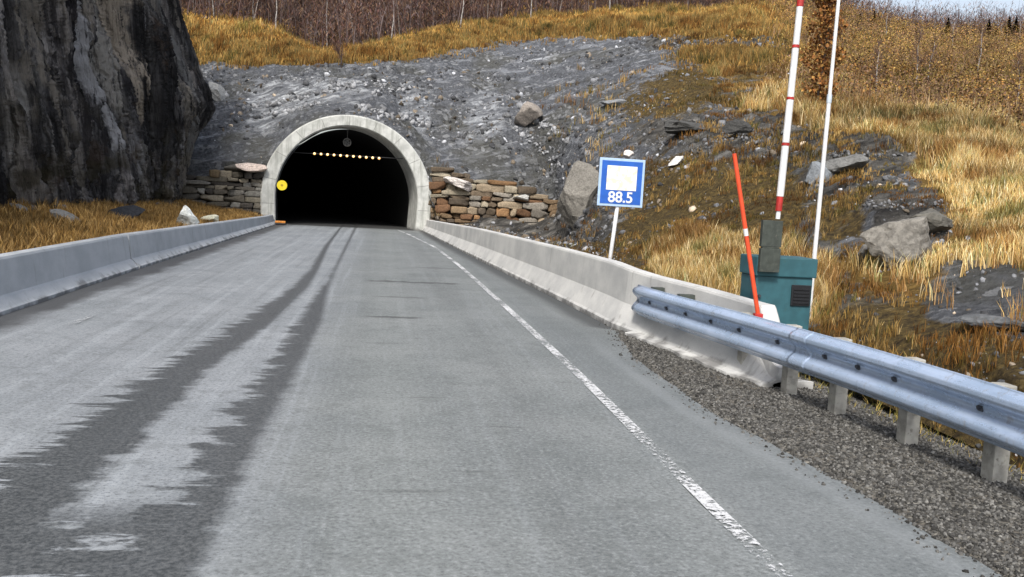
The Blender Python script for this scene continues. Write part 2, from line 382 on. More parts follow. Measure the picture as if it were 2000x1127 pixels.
# ------------------------------------------------------------------ rock templates
def rock_template(sub, cuts, seed, flat=1.0):
    rr = np.random.default_rng(seed)
    bm = bmesh.new(); bmesh.ops.create_icosphere(bm, subdivisions=sub, radius=1)
    V = np.array([v.co[:] for v in bm.verts]); Fc = np.array([[v.index for v in f.verts] for f in bm.faces]); bm.free()
    for k in range(cuts):
        n = rr.normal(size=3); n[2] *= flat; n /= np.linalg.norm(n); d = rr.uniform(.45, .82)
        s = V@n; V = np.where((s > d)[:, None], V - (s-d)[:, None]*n, V)
    return V, Fc
SMALL = [rock_template(1, 6, 100+k) for k in range(14)]
def rotm(n):
    q = rng.normal(size=(n, 4)); q /= np.linalg.norm(q, axis=1)[:, None]; w, x, y, z = q.T
    return np.stack([np.stack([1-2*(y*y+z*z), 2*(x*y-z*w), 2*(x*z+y*w)], -1), np.stack([2*(x*y+z*w), 1-2*(x*x+z*z), 2*(y*z-x*w)], -1), np.stack([2*(x*z-y*w), 2*(y*z+x*w), 1-2*(x*x+y*y)], -1)], 1)
def scatter_rocks(name, P, size, colr, mat, flat=(.6, 1.3), kind='stuff'):
    n = len(P); which = rng.integers(0, len(SMALL), n); VV = []; FF = []; CC = []; off = 0
    sc = size[:, None]*rng.uniform(flat[0], flat[1], (n, 3)); Rm = rotm(n)
    for k, (tv, tf) in enumerate(SMALL):
        idx = np.where(which == k)[0]
        if not len(idx): continue
        v = np.einsum('nij,nvj->nvi', Rm[idx], tv[None]*sc[idx][:, None, :]) + P[idx][:, None, :]
        VV.append(v.reshape(-1, 3)); FF.append((tf[None]+np.arange(len(idx))[:, None, None]*len(tv)+off).reshape(-1, 3))
        CC.append(np.repeat(colr[idx], len(tv), 0)); off += len(idx)*len(tv)
    o = np_obj(name, np.concatenate(VV), np.concatenate(FF), mat, cols=np.concatenate(CC)); tag(o, kind=kind); return o
M['stone'] = mat_col('loose_stone', .9, .25, 14)
n = 62000
yy = 3.2 + 11.5*rng.random(n)**1.4; uu = rng.random(n)
e0 = np.interp(yy, [e[0] for e in EDGE], [e[1] for e in EDGE])
xx = e0 - .03 + uu*(5.7-e0); xx = np.where(uu < .012, e0 - rng.random(n)**3*.2, xx)
zz = np.maximum(gravel_z(xx, yy, e0), np.where(xx < e0, -.003, -9))
sz = .006 + .017*rng.random(n)**2.2
g_ = .03+.15*rng.random(n)**1.7; cc = np.stack([g_*1.0, g_*.98, g_*.92], -1)*(1+.12*rng.normal(size=(n, 1)))
scatter_rocks('gravel_stones', np.stack([xx, yy, zz], -1), sz, np.clip(cc, .02, .5), M['stone'])

# ------------------------------------------------------------------ hillside control net (photo pixel + distance, or world point)
W = lambda x, y, z, k: ('w', x, y, z, k)
def far(x, a=(-80, 100), b=(-350, 150)): return [(x, a[0], a[1], 'F'), (x, b[0], b[1], 'F')]
NET = [
 [W(-45,48,5,'D'),W(-45,49,8,'D'),W(-45,50,10,'D'),W(-46,56,13,'S'),W(-48,63,16,'G'),W(-48,66,17,'G'),W(-50,72,20,'G'),W(-54,82,22,'F'),W(-62,100,28,'F'),W(-90,150,62,'F')],
 [W(-25,50,3,'D'),W(-25,51,6,'D'),W(-25,52,9,'D'),W(-26,58,12,'S'),W(-27,65,14,'G'),W(-28,67,15,'G'),W(-30,73,18,'G'),W(-34,82,18,'F'),W(-42,100,25,'F'),W(-62,150,61,'F')],
 [W(-13.5,49,1,'D'),W(-13.5,49.6,2,'D'),W(-13.5,50.5,4.0,'S'),W(-14,56,7,'S'),W(-15,63,10.5,'S'),W(-15.5,65,11.5,'G'),W(-17,71,14.8,'G'),W(-20,80,15.2,'F'),W(-25,100,22,'F'),W(-38,150,60,'F')],
 [(330,425,46,'D'),(330,412,48.0,'D'),(332,330,48.6,'S'),(345,240,54,'S'),(385,135,62,'S'),(375,118,64,'G'),(372,32,70,'G'),(372,28,80,'F'),*far(372)],
 [(420,437,46,'D'),(420,425,48.0,'D'),(420,330,48.6,'S'),(430,215,54,'S'),(430,133,61,'S'),(430,118,63,'G'),(430,36,69,'G'),(430,36,78,'F'),*far(430)],
 [(515,430,48.0,'S'),(515,400,48.4,'S'),(515,322,48.8,'S'),(520,200,55,'L'),(520,133,60.5,'S'),(520,120,62,'G'),(520,50,69,'G'),(520,56,78,'F'),*far(520)],
 [(540,340,48.6,'S'),(540,320,48.8,'S'),(540,296,49.1,'S'),(545,198,54.5,'L'),(550,132,60.2,'S'),(550,120,62,'G'),(555,68,68,'G'),(555,68,77,'F'),*far(555)],
 [(580,285,48.7,'S'),(580,268,48.9,'S'),(580,254,49.3,'S'),(590,190,54,'L'),(595,131,60,'S'),(595,122,61.5,'G'),(600,95,66,'G'),(600,86,76,'F'),*far(600)],
 [(640,250,48.9,'S'),(640,238,49.1,'S'),(640,228,49.4,'S'),(640,180,54,'L'),(640,130,59.5,'S'),(640,124,61,'G'),(645,107,64,'G'),(645,95,76,'F'),*far(640)],
 [(690,250,48.9,'S'),(690,236,49.1,'S'),(690,224,49.4,'S'),(690,178,54,'L'),(690,128,59.5,'S'),(690,122,61,'G'),(690,104,65,'G'),(690,97,76,'F'),*far(690)],
 [(750,262,48.9,'S'),(750,248,49.1,'S'),(750,236,49.4,'S'),(750,185,54,'S'),(755,127,60,'S'),(755,116,62,'G'),(765,86,68,'G'),(765,84,78,'F'),*far(760)],
 [(795,305,48.8,'S'),(795,285,49.0,'S'),(795,264,49.3,'S'),(795,210,54,'L'),(800,121,61,'S'),(800,110,63,'G'),(805,77,69,'G'),(805,75,79,'F'),*far(820)],
 [(825,345,48.6,'S'),(825,325,48.8,'S'),(825,300,49.2,'S'),(825,218,54,'L'),(840,114,62,'S'),(840,103,65,'G'),(845,69,71,'G'),(845,67,81,'F'),*far(850)],
 [(860,448,45,'D'),(860,436,48.5,'D'),(860,322,49.2,'S'),(860,228,54,'S'),(880,108,64,'S'),(880,98,67,'G'),(880,62,72,'G'),(880,60,82,'F'),*far(880)],
 [W(3.5,26,.35,'D'),(950,452,46.5,'R'),(950,352,49.2,'S'),(950,245,53,'L'),(960,95,66,'S'),(960,85,69,'G'),(960,50,75,'G'),(960,48,84,'F'),*far(960)],
 [W(4.1,18,.5,'D'),(1045,466,46,'R'),(1045,392,49.4,'R'),(1035,245,53,'R'),(1060,86,68,'S'),(1060,76,71,'G'),(1060,36,77,'G'),(1060,34,86,'F'),*far(1060)],
 [W(4.2,16,.5,'D'),(1088,470,44,'R'),(1085,408,48,'R'),(1090,250,50,'R'),(1100,84,67,'S'),(1100,72,70,'G'),(1100,32,76,'G'),(1100,30,86,'F'),*far(1100)],
 [W(4.4,14.8,.5,'D'),(1200,480,24,'D'),(1200,395,32,'D'),(1200,270,43,'S'),(1200,82,64,'S'),(1200,68,67,'G'),(1200,24,74,'G'),(1200,22,85,'F'),*far(1200)],
 [W(4.6,13,.45,'G'),(1300,510,18.5,'G'),(1300,410,26,'D'),(1300,260,37,'R'),(1300,88,60,'S'),(1300,76,64,'G'),(1300,20,72,'G'),(1300,18,85,'F'),*far(1300,(-50,98))],
 [W(4.9,12,.4,'G'),(1400,518,16,'G'),(1400,430,21,'D'),(1400,270,33,'R'),(1400,180,43,'G'),(1420,78,58,'G'),(1400,18,70,'G'),(1400,16,83,'F'),*far(1400,(-35,98),(-200,150))],
 [W(5.1,10.9,.3,'G'),(1500,530,14.5,'G'),(1500,440,18.5,'D'),(1500,290,29,'R'),(1500,190,41,'G'),(1500,95,54,'G'),(1500,18,66,'G'),(1500,12,78,'B'),(1510,-20,95,'F'),(1530,-90,140,'F')],
 [W(5.2,10,.15,'D'),(1600,560,13,'G'),(1600,460,16.5,'R'),(1600,290,26,'R'),(1600,238,32,'G'),(1600,205,42,'B'),(1600,100,58,'B'),(1610,62,75,'B'),(1620,32,90,'B'),(1640,42,130,'F')],
 [W(5.3,9.0,0,'D'),(1700,640,10.6,'D'),(1700,520,13.5,'G'),(1700,400,17,'R'),(1700,300,23,'R'),(1700,240,29,'G'),(1700,215,40,'B'),(1700,100,60,'B'),(1700,55,85,'B'),(1700,75,120,'F')],
 [W(5.35,7.9,-.05,'D'),(1800,672,9.4,'D'),(1800,530,12.6,'G'),(1800,400,16.5,'R'),(1800,300,22,'G'),(1800,236,29,'G'),(1800,212,40,'B'),(1800,128,62,'B'),(1800,73,85,'B'),(1800,90,120,'F')],
 [W(5.4,6.9,-.1,'D'),(1900,700,8.4,'D'),(1900,580,10.6,'S'),(1900,440,15,'G'),(1900,320,20,'G'),(1900,250,27,'G'),(1900,220,40,'B'),(1900,134,62,'B'),(1900,78,85,'B'),(1900,95,120,'F')],
 [W(5.5,6,-.15,'D'),(2000,745,7.4,'D'),(2000,610,9.6,'S'),(2000,470,13,'G'),(2000,350,18,'G'),(2000,290,25,'G'),(2000,250,38,'B'),(2000,140,60,'B'),(2000,78,84,'B'),(2000,95,120,'F')],
 [W(5.6,4.6,-.2,'D'),(2150,830,6.3,'D'),(2150,660,8.5,'G'),(2150,510,12,'G'),(2150,390,17,'G'),(2150,310,24,'G'),(2150,260,37,'B'),(2150,130,58,'B'),(2150,76,84,'B'),(2150,95,120,'F')],
 [W(5.7,2.8,-.3,'D'),W(6.8,4,-.1,'G'),W(8.5,6,.6,'G'),W(12,8,1.6,'G'),W(17,13,3.5,'G'),W(22,18,5,'G'),W(34,30,8,'B'),W(50,45,14,'B'),W(72,62,21,'B'),W(95,85,20,'F')],
 [W(5.8,-4,-.3,'D'),W(7,-4,-.1,'G'),W(9,-3,.6,'G'),W(13,-2,1.6,'G'),W(19,0,3.5,'G'),W(25,0,5,'G'),W(38,2,8,'B'),W(55,5,14,'B'),W(80,8,21,'B'),W(110,10,20,'F')],
]
ZK = 'GDRFBLS'
NP_ = np.zeros((len(NET), 10, 3)); NZ = np.zeros((len(NET), 10, 7))
for i, c_ in enumerate(NET):
    for j, q in enumerate(c_):
        if q[0] == 'w': NP_[i, j] = q[1:4]
        else: NP_[i, j] = at(q[0], q[1], q[2])
        NZ[i, j, ZK.index(q[-1])] = 1
SU, SV = 30, [22, 30, 50, 60, 34, 44, 30, 34, 40]
def upsample(A):
    n = A.shape[0]; xi = np.linspace(0, n-1, (n-1)*SU+1); i0 = np.minimum(xi.astype(int), n-2); f = (xi-i0)[:, None, None]
    A = A[i0]*(1-f)+A[i0+1]*f
    cols_ = []
    for j, k in enumerate(SV):
        f = np.linspace(0, 1, k, endpoint=False)[None, :, None]
        cols_.append(A[:, j:j+1]*(1-f)+A[:, j+1:j+2]*f)
    cols_.append(A[:, -1:])
    return np.concatenate(cols_, 1)
def blur(A, r, ax):
    k = 2*r+1; pad = [(0, 0)]*A.ndim; pad[ax] = (r, r); B = np.pad(A, pad, 'edge'); B = np.cumsum(B, ax)
    B = np.concatenate([np.zeros_like(np.take(B, [0], ax)), B], ax)
    hi = np.take(B, np.arange(k, B.shape[ax]), ax); lo = np.take(B, np.arange(0, B.shape[ax]-k), ax)
    return (hi-lo)/k
HP = upsample(NP_); HZ = upsample(NZ)
base_ = HP.copy()
for _ in range(2):
    HP = blur(blur(HP, 8, 0), 7, 1); HZ = blur(blur(HZ, 9, 0), 8, 1)
keep = np.clip((np.arange(HP.shape[1])-60)/40, 0, 1)[None, :, None]      # the lower rows keep their sharp steps at walls and portal
low = blur(blur(base_, 3, 0), 2, 1); HP = HP*keep + low*(1-keep)
bx_, by_, _w = project(HP.reshape(-1, 3)); bx_ = bx_.reshape(HP.shape[:2]); by_ = by_.reshape(HP.shape[:2])
COVER = [(950,452,110,28,'R',3), (1380,90,125,11,'R',3.0), (1400,165,110,40,'D',1.6), (1405,125,28,35,'G',1.6), (1130,160,130,60,'S',1.6), (1330,205,120,45,'D',1.2), (1450,200,60,40,'G',.7), (1370,262,190,30,'R',2.2), (1250,330,80,40,'R',1.5),
  (1390,385,160,62,'D',3.0), (1170,435,70,36,'R',2.5), (1120,320,120,95,'S',2.2), (1250,440,60,40,'D',2.0), (1470,300,90,45,'R',2), (1650,345,80,42,'R',1.5), (1740,370,60,30,'D',1.3), (1640,430,50,45,'D',2.2), (1790,440,75,55,'R',1.4), (1740,310,60,20,'R',1.0), (1860,330,80,60,'G',1.2),
  (1930,597,95,30,'S',3.0), (1720,655,140,18,'D',1.5), (1950,740,120,22,'D',1.6), (1900,400,70,90,'G',1.6), (1700,250,160,20,'G',1.5), (1430,500,120,32,'G',1.2), (1270,200,70,45,'D',.9), (1190,240,110,80,'D',.8), (1330,300,120,50,'D',.6)]
for cx_, cy_, rx_, ry_, zk_, w_ in COVER:
    HZ[..., ZK.index(zk_)] += w_*np.exp(-(((bx_-cx_)/rx_)**4+((by_-cy_)/ry_)**4))*(_w.reshape(bx_.shape) > 1)
HZ /= HZ.sum(-1, keepdims=True)
g_, d_, r_, f_, b_, l_, s_ = [HZ[..., k] for k in range(7)]
Q = HP
n1 = fbm(Q*.45, 4); n2 = fbm(Q*1.6+5, 4); n3 = ridged(Q*np.array([.55, .55, .9]), 5); n4 = ridged(Q*np.array([1.7, 1.7, 2.6])+3, 4)
hum = fbm(Q*np.array([.16, .16, .0])+2.2, 3)
amp = (g_*(.28*n1+.10*n2) + d_*(.30*n1+.22*n2) + (s_+l_)*(.25*n1+.20*n2+.12*n4+.30*ridged(np.stack([Q[..., 0]*.16+Q[..., 2]*.3, Q[..., 1]*.1, (Q[..., 2]-.28*Q[..., 0])*1.0], -1), 4)) + r_*(.35*n3+.35*n4+.22*n2) + (f_+b_)*(.9*n1+.3*n2))
dist = np.linalg.norm(Q[..., :2], axis=-1)
amp *= np.clip((dist-3)/22, .12, 1.0) * np.clip((np.arange(HP.shape[1])-8)/30, .15, 1)[None, :]
near_ring = np.exp(-(((Q[..., 0]+1.8)/6)**2+((Q[..., 1]-49)/2.5)**2)); amp *= (1-.85*near_ring)*(1-.85*np.exp(-(((Q[..., 0]-6)/4.5)**4+((Q[..., 1]-45)/4.2)**4)))*(1-.7*np.exp(-(((Q[..., 0]+9)/3.5)**4+((Q[..., 1]-47)/2.2)**4)))
HP = HP + amp[..., None]*np.array([0, -.45, .9])
HP[..., 2] += .6*hum*np.clip((dist-30)/30, 0, 1)*(1-near_ring)*(g_+b_+f_)*.6
NU, NV = HP.shape[:2]
t = NT('hillside_ground'); P = t.pos(); A = t.xyz(t.attr('zoneA')); B = t.xyz(t.attr('zoneB'))
nz = t.noise(P, 1.1, 8, .68); nf = t.noise(P, 7, 7, .75); nb = t.noise(P, .25, 4)
st = t.noise(t.rs(P, (.15, R(20), 0), (.55, .55, 2.2)), 1.4, 8, .72, .5)
vcol = t.xyz(t.voro(P, 4.5, 'F1', 1))[0]
scree = t.ramp(nf, [(.30, (.035,.038,.044)), (.45, (.085,.09,.10)), (.58, (.135,.142,.155)), (.74, (.27,.28,.30))])
sl = t.noise(t.rs(P, (0, R(14), 0), (.30, .30, 1.5)), 1.5, 8, .75, .8)
scree = t.mix(t.math('MULTIPLY', t.ss(sl, .53, .60), .65), scree, (.27,.285,.31))
sl2 = t.noise(t.rs(P, (0, R(16), 0), (.22, .3, 3.2)), 1.3, 7, .7, .4)
scree = t.mix(t.math('MULTIPLY', t.ss(sl2, .60, .66), .75), scree, (.46,.48,.51))
scree = t.mix(t.math('MULTIPLY', t.ss(sl, .46, .34), .6), scree, (.045,.046,.05))
scree = t.mix(t.math('MULTIPLY', t.ss(nb, .46, .62), .45), scree, (.075,.07,.045))
scree = t.mix(t.math('MULTIPLY', t.ss(vcol, .84, .97), .5), scree, (.36,.37,.38))
scree = t.mix(t.math('MULTIPLY', t.ss(nz, .52, .70), .6), scree, (.13,.135,.15))
rock = t.ramp(st, [(.28, (.012,.012,.013)), (.44, (.05,.048,.045)), (.56, (.13,.125,.115)), (.72, (.32,.31,.29))])
pale = t.ramp(st, [(.34, (.07,.075,.085)), (.5, (.20,.21,.225)), (.6, (.42,.44,.46)), (.7, (.6,.61,.62))])
grass = t.ramp(nf, [(.3, (.05,.032,.010)), (.5, (.17,.105,.028)), (.7, (.34,.22,.07))])
soil = t.ramp(nf, [(.32, (.018,.013,.008)), (.47, (.075,.053,.022)), (.60, (.16,.112,.038)), (.75, (.24,.19,.12))])
ffl = t.ramp(nf, [(.3, (.022,.014,.011)), (.5, (.075,.045,.032)), (.7, (.13,.085,.06))])
brush = t.ramp(nf, [(.3, (.04,.026,.008)), (.5, (.13,.082,.02)), (.7, (.22,.145,.04))])
brush = t.mix(t.ss(nb, .4, .6), brush, (.06,.058,.018))
def zmix(c, cc, w, lo=.38, hi=.58):
    f = t.ss(t.math('ADD', w, t.math('MULTIPLY', t.math('SUBTRACT', nz, .5), 1.1)), lo, hi); return t.mix(f, c, cc)
c = zmix(scree, pale, B[2]); c = zmix(c, rock, A[2]); c = zmix(c, soil, A[1]); c = zmix(c, grass, A[0]); c = zmix(c, brush, B[1]); c = zmix(c, ffl, B[0])
t.bump(t.math('ADD', t.math('ADD', t.math('MULTIPLY', nf, .6), t.math('MULTIPLY', nz, 1.0)), t.math('MULTIPLY', st, .7)), 1.0, .22)
M['hill'] = t.fin(c, .95, spec=.2)
hillV = HP.reshape(-1, 3)
tag(np_obj('hillside', hillV, gridF(NU, NV)[:, ::-1], M['hill'], smooth=True,
    attrs={'zoneA': np.stack([g_, d_, r_], -1).reshape(-1, 3), 'zoneB': np.stack([f_, b_, l_], -1).reshape(-1, 3)}), kind='structure')
PXg, PYg, PWg = project(hillV); PXg = PXg.reshape(NU, NV); PYg = PYg.reshape(NU, NV)
def surf(px, py, jmin=0, jmax=None):               # hillside point seen at a photo pixel (nearest such surface)
    d = (PXg-px)**2 + ((PYg-py)*1.0)**2
    d[:, :jmin] = 1e9
    if jmax: d[:, jmax:] = 1e9
    c_ = np.argwhere(d < max(16, d.min()*1.5+4)); k = min(c_, key=lambda q: HP[q[0], q[1], 1])
    return HP[k[0], k[1]].copy()

# ------------------------------------------------------------------ left verge between barrier and cliff
vy = np.linspace(-6, 49, 420); vu = np.linspace(0, 1, 70)
x0 = np.interp(vy, [-6, 40, 49], [-5.62, -5.62, -5.9]); x1 = np.interp(vy, [-6, 25, 47, 49], [-10.5, -10.6, -11.4, -12])
XX = x0[:, None] + (x1-x0)[:, None]*vu[None, :]; YY = np.repeat(vy[:, None], 70, 1)
zb = np.interp(vy, [-6, 14, 30, 44, 49], [.5, .48, .40, .25, .2]); zt = np.interp(vy, [-6, 20, 35, 47], [1.35, 1.35, 1.15, 1.05])
Pn = np.stack([XX, YY, XX*0], -1)
ZZ = zb[:, None] + (zt-zb)[:, None]*vu[None, :]**.9 + (.13*fbm(Pn*.9, 4)+.06*fbm(Pn*3, 3))*np.clip(vu*6, .15, 1)[None, :]
VERGE = np.stack([XX, YY, ZZ], -1)
zz_ = np.zeros((420, 70, 3)); zz_[..., 0] = 1-np.clip((vu-.72)/.2, 0, 1)*.8; zz_[..., 1] = np.clip((vu-.65)/.2, 0, 1)
tag(np_obj('grass_verge', VERGE.reshape(-1, 3), gridF(420, 70), M['hill'], smooth=True, attrs={'zoneA': zz_.reshape(-1, 3), 'zoneB': np.zeros((420*70, 3))}), kind='structure')

# ------------------------------------------------------------------ rock cliff on the left
CU, CV = 1250, 420
sY = np.concatenate([np.linspace(2, 49.0, CU-200), np.linspace(49.0, 53, 200)])
su = np.arange(CU)
pathX = np.interp(su, [0, CU-201, CU-150, CU-90, CU-1], [-9.6, -9.75, -9.9, -11.5, -26])
pathY = np.where(su < CU-200, sY, np.interp(su, [CU-200, CU-150, CU-90, CU-1], [49.0, 50.2, 51.3, 53]))
zc = np.linspace(-.6, 20, CV)
pro = np.interp(zc, [-.6, 1, 2.5, 4, 5.6, 7.8, 11, 20], [-.75, -.62, -.45, .15, .78, .05, -1.0, -3.6])
pro2 = np.interp(zc, [-.6, 1, 3, 6, 11, 20], [.15, .05, -.15, -.6, -1.4, -3.4])
wend = np.clip((sY-38)/9, 0, 1)[:, None]
Xc = pathX[:, None] + pro[None, :]*wend + pro2[None, :]*(1-wend)
Yc = np.repeat(pathY[:, None], CV, 1); Zc = np.repeat(zc[None, :], CU, 0)
qq = Yc + .35*Zc + .9*fbm(np.stack([Yc*.12, Zc*.25, Xc*0], -1), 3)       # strata dip: ribs lean away going down
big_ = ridged(np.stack([qq*.24, Zc*.03, Zc*0], -1), 3, .5)
mid_ = ridged(np.stack([qq*.9+4, Zc*.09, Zc*0+3], -1), 3, .5); mid_ = np.sign(mid_)*np.abs(mid_)**.7
fin_ = ridged(np.stack([qq*2.8, Zc*.18, Zc*0+8], -1), 5, .65)
blk = fbm(np.stack([qq*.5, Zc*.55, Zc*0+12], -1), 4); stepb = np.round(blk*5)/5*.6+blk*.4
disp = 1.15*big_ + .95*mid_ + .42*fin_ + .55*stepb
disp *= np.clip(Zc/2+.4, .3, 1) * (1-.45*np.clip((Yc-44)/5, 0, 1))
dirx = np.where(su < CU-150, 1.0, np.interp(su, [CU-150, CU-90, CU-1], [1, .5, .2]))[:, None]
Xc = Xc + disp*dirx - .55; Yc = Yc + disp*(1-dirx)*.8
Vc = np.stack([Xc, Yc, Zc], -1)
top = Vc[:, -1:, :].copy(); tops = [top + np.array([-k*5.0, 0, .5*k*(1 if k < 3 else .3)]) for k in range(1, 5)]
Vc = np.concatenate([Vc]+tops, 1)
t = NT('dark_cliff_rock'); P = t.pos(); X, Y, Z = t.xyz(P)
q = t.math('ADD', Y, t.math('MULTIPLY', Z, .35)); U = t.comb(X, q, t.math('MULTIPLY', Z, .09))
a1 = t.noise(U, 1.1, 9, .72); a2 = t.noise(U, 5.5, 7, .72); a3 = t.noise(t.comb(X, q, t.math('MULTIPLY', Z, .3)), .42, 5, .6, .4)
c = t.ramp(a1, [(.37, (.008,.0075,.010)), (.46, (.042,.040,.043)), (.54, (.13,.125,.125)), (.66, (.34,.325,.31))])
c = t.mix(t.math('MULTIPLY', t.ss(a2, .51, .63), .55), c, (.24,.235,.24))
c = t.mix(t.math('MULTIPLY', t.ss(a2, .46, .32), .75), c, (.012,.012,.013))
UV_ = t.comb(t.math('MULTIPLY', X, .6), q, t.math('MULTIPLY', Z, .035)); UVd = t.new('ShaderNodeVectorMath', operation='ADD'); t.set(UVd.inputs[0], UV_)
nzv = t.new('ShaderNodeTexNoise'); nzv.inputs['Scale'].default_value = 1.3; nzv.inputs['Detail'].default_value = 5; t.set(nzv.inputs['Vector'], P)
sc_ = t.new('ShaderNodeVectorMath', operation='SCALE'); t.set(sc_.inputs[0], nzv.outputs[1]); sc_.inputs[3].default_value = .30; t.set(UVd.inputs[1], sc_.outputs[0]); UVd = UVd.outputs[0]
slab = t.xyz(t.voro(UVd, 1.5, 'F1', 1))[0]; slab2 = t.xyz(t.voro(UVd, 4.0, 'F1', 1))[1]; ck = t.voro(UVd, 1.5, 'DISTANCE_TO_EDGE', 0); ck2 = t.voro(UVd, 4.0, 'DISTANCE_TO_EDGE', 0)
c = t.mix(t.math('MULTIPLY', t.ss(slab, .55, .95), .55), c, t.mix(1.0, c, (2.6, 2.5, 2.4), 'MULTIPLY'))
c = t.mix(t.math('MULTIPLY', t.ss(slab2, .6, .95), .5), c, t.mix(1.0, c, (2.2, 2.2, 2.2), 'MULTIPLY'))
c = t.mix(t.math('MULTIPLY', t.ss(slab, .40, .05), .6), c, (.012,.012,.014))
c = t.mix(t.math('MULTIPLY', t.ss(ck, .05, .01), .6), c, (.006,.006,.007)); c = t.mix(t.math('MULTIPLY', t.ss(ck2, .06, .01), .3), c, (.010,.010,.011))
pm = t.math('MULTIPLY', t.ss(a3, .53, .60), t.ss(a2, .42, .56)); c = t.mix(t.math('MULTIPLY', pm, .85), c, (.33,.30,.26))
qn = t.math('ADD', q, t.math('MULTIPLY', t.math('SUBTRACT', t.noise(P, .8, 5, .6), .5), 1.0))
for q0, wq, z0_, z1_, cl in ((34.5, .42, 2.6, 13, (.50,.50,.52)), (37.6, .9, 4.2, 14, (.42,.40,.37)), (39.7, .75, 4.0, 14, (.46,.40,.33)), (27.7, .50, 1.2, 4.2, (.52,.51,.50)), (38.4, .3, .6, 3.4, (.34,.34,.35)), (44.0, .35, 2, 14, (.26,.255,.26)), (31.0, .22, 3, 12, (.26,.25,.24)), (36.3, .2, 1.0, 5, (.26,.26,.27)), (46.8, .5, 3, 14, (.22,.22,.22)), (24.5, .25, 2, 9, (.26,.26,.26)), (20.5, .3, 2, 9, (.22,.22,.22))):
    bmk = t.math('MULTIPLY', t.ss(t.math('ABSOLUTE', t.math('SUBTRACT', qn, q0)), wq, wq*.75), t.math('MULTIPLY', t.ss(Z, z0_-.3, z0_+.5), t.ss(Z, z1_+1, z1_-1)))
    c = t.mix(t.math('MULTIPLY', bmk, t.math('MULTIPLY', t.ss(a2, .36, .48), t.ss(a1, .36, .48))), c, cl)
rm = t.ss(t.noise(P, .45, 5, .6), .58, .66); c = t.mix(t.math('MULTIPLY', rm, .45), c, (.10,.06,.035))
mo = t.math('MULTIPLY', t.ss(Z, 5.5, 1.0), t.ss(t.noise(P, 1.1, 5), .48, .6)); c = t.mix(t.math('MULTIPLY', mo, .6), c, (.06,.05,.018))
t.bump(t.math('ADD', t.math('ADD', t.math('MULTIPLY', a2, .7), a1), t.math('ADD', t.math('MULTIPLY', slab, .5), t.math('MULTIPLY', t.ss(ck, .0, .10), .5))), 1.0, .45); M['cliff'] = t.fin(c, .8, spec=.3)
CLV = CV+4
tag(np_obj('rock_cliff', Vc.reshape(-1, 3), gridF(CU, CLV), M['cliff'], smooth=False), kind='structure')

# ------------------------------------------------------------------ tunnel portal
RC, RZ = -1.83, 1.38
def arch(r, rz, z0=-.05, n=56, splay=.06):          # left foot -> over the top -> right foot
    pts = []
    for k in range(8): z = z0+(RZ-z0)*k/8; pts.append((RC-r+splay*(1-k/8), z))
    for k in range(n+1):
        a = math.pi - math.pi*k/n; pts.append((RC+r*math.cos(a), RZ+rz*math.sin(a)))
    for k in range(8): z = RZ-(RZ-z0)*(k+1)/8; pts.append((RC+r-splay*(k+1)/8, z))
    return pts
portal = empty('tunnel_portal', (RC, 47.4, 0), 'pale concrete arch ring framing the dark tunnel mouth', 'tunnel portal')
ao, ai = arch(4.26, 4.24), arch(3.54, 3.68)
V = []; n = len(ao)
ai2 = [(p[0]-.14*2.6, p[1]) for p in ai]
def loc_(x, y, z): return (x-RC, y-47.4, z)
mid_o = [((a[0]-RC)*.985+RC, (a[1]-RZ)*.985+RZ) for a in ao]
mid_i = [((a[0]-RC)*1.015+RC, (a[1]-RZ)*1.015+RZ) for a in ai]
rows = [(ao, 50.2), (ao, 47.46), (mid_o, 47.40), (mid_i, 47.40), (ai, 47.47), (ai2, 50.05)]
for pts, y in rows: V += [loc_(p[0], y, p[1]) for p in pts]
np_o = np_obj('arch_ring', V, gridF(len(rows), n), M['ring'], parent=portal, smooth=False)
for p in np_o.data.polygons: p.use_smooth = False
# construction joints on the ring face
M['joint'] = mat_simple('ring_joint_grey', (.26,.265,.25), .95)
for k in range(6, n-4, 6):
    bm = bmesh.new()
    a, b = np.array(ai[k]), np.array(ao[k]); d = (b-a)/np.linalg.norm(b-a); p = np.array([-d[1], d[0]])*.012
    a2, b2 = a+d*.06, b-d*.07
    q = [bm.verts.new(loc_(v[0], 47.396, v[1])) for v in (a2-p, a2+p, b2+p, b2-p)]; bm.faces.new(q); bm_obj('ring_joint', bm, M['joint'], portal)
# bare dark lining deeper in
V = []
al = arch(3.53, 3.67)
for s in np.linspace(1.42, 74, 60):
    cx, cy = axis(s)
    for p in al: V.append(loc_(p[0]+cx+1.82, cy+1.2, p[1]))
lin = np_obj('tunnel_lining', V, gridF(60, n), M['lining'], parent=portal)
cx, cy = axis(73.5)
bm = bmesh.new(); box(bm, cx-5-RC, cx+5-RC, cy-47.4, cy-47.2, -1, 7); bm_obj('tunnel_end', bm, M['lining'], portal)
# lamps across the vault
bar = empty('light_row', (-1.93, 48.0, 3.62), 'row of eleven small warm lamps across the upper tunnel mouth', 'lamps')
t = NT('warm_lamp'); t.b.inputs['Emission Color'].default_value = (1, .52, .13, 1); t.b.inputs['Emission Strength'].default_value = 1.35; M['lamp'] = t.fin((.9,.8,.6), .4)
bm = bmesh.new(); tube(bm, (-2.9, .12, .0), (2.9, .12, .0), .018); bm_obj('rail', bm, M['black'], bar)
for k in range(11):
    x = -1.62 + 3.24*k/10
    bm = bmesh.new(); bmesh.ops.create_uvsphere(bm, u_segments=12, v_segments=8, radius=.062, matrix=Matrix.Translation((x, .03, -.005*k)))
    bm_obj('lamp', bm, M['lamp'], bar, smooth=True)
e = empty('ceiling_fan', (-1.96, 48.3, 4.3), 'small faint grey round fan under the tunnel crown above the lamps', 'fan')
bm = bmesh.new()
for k in range(24):
    pass
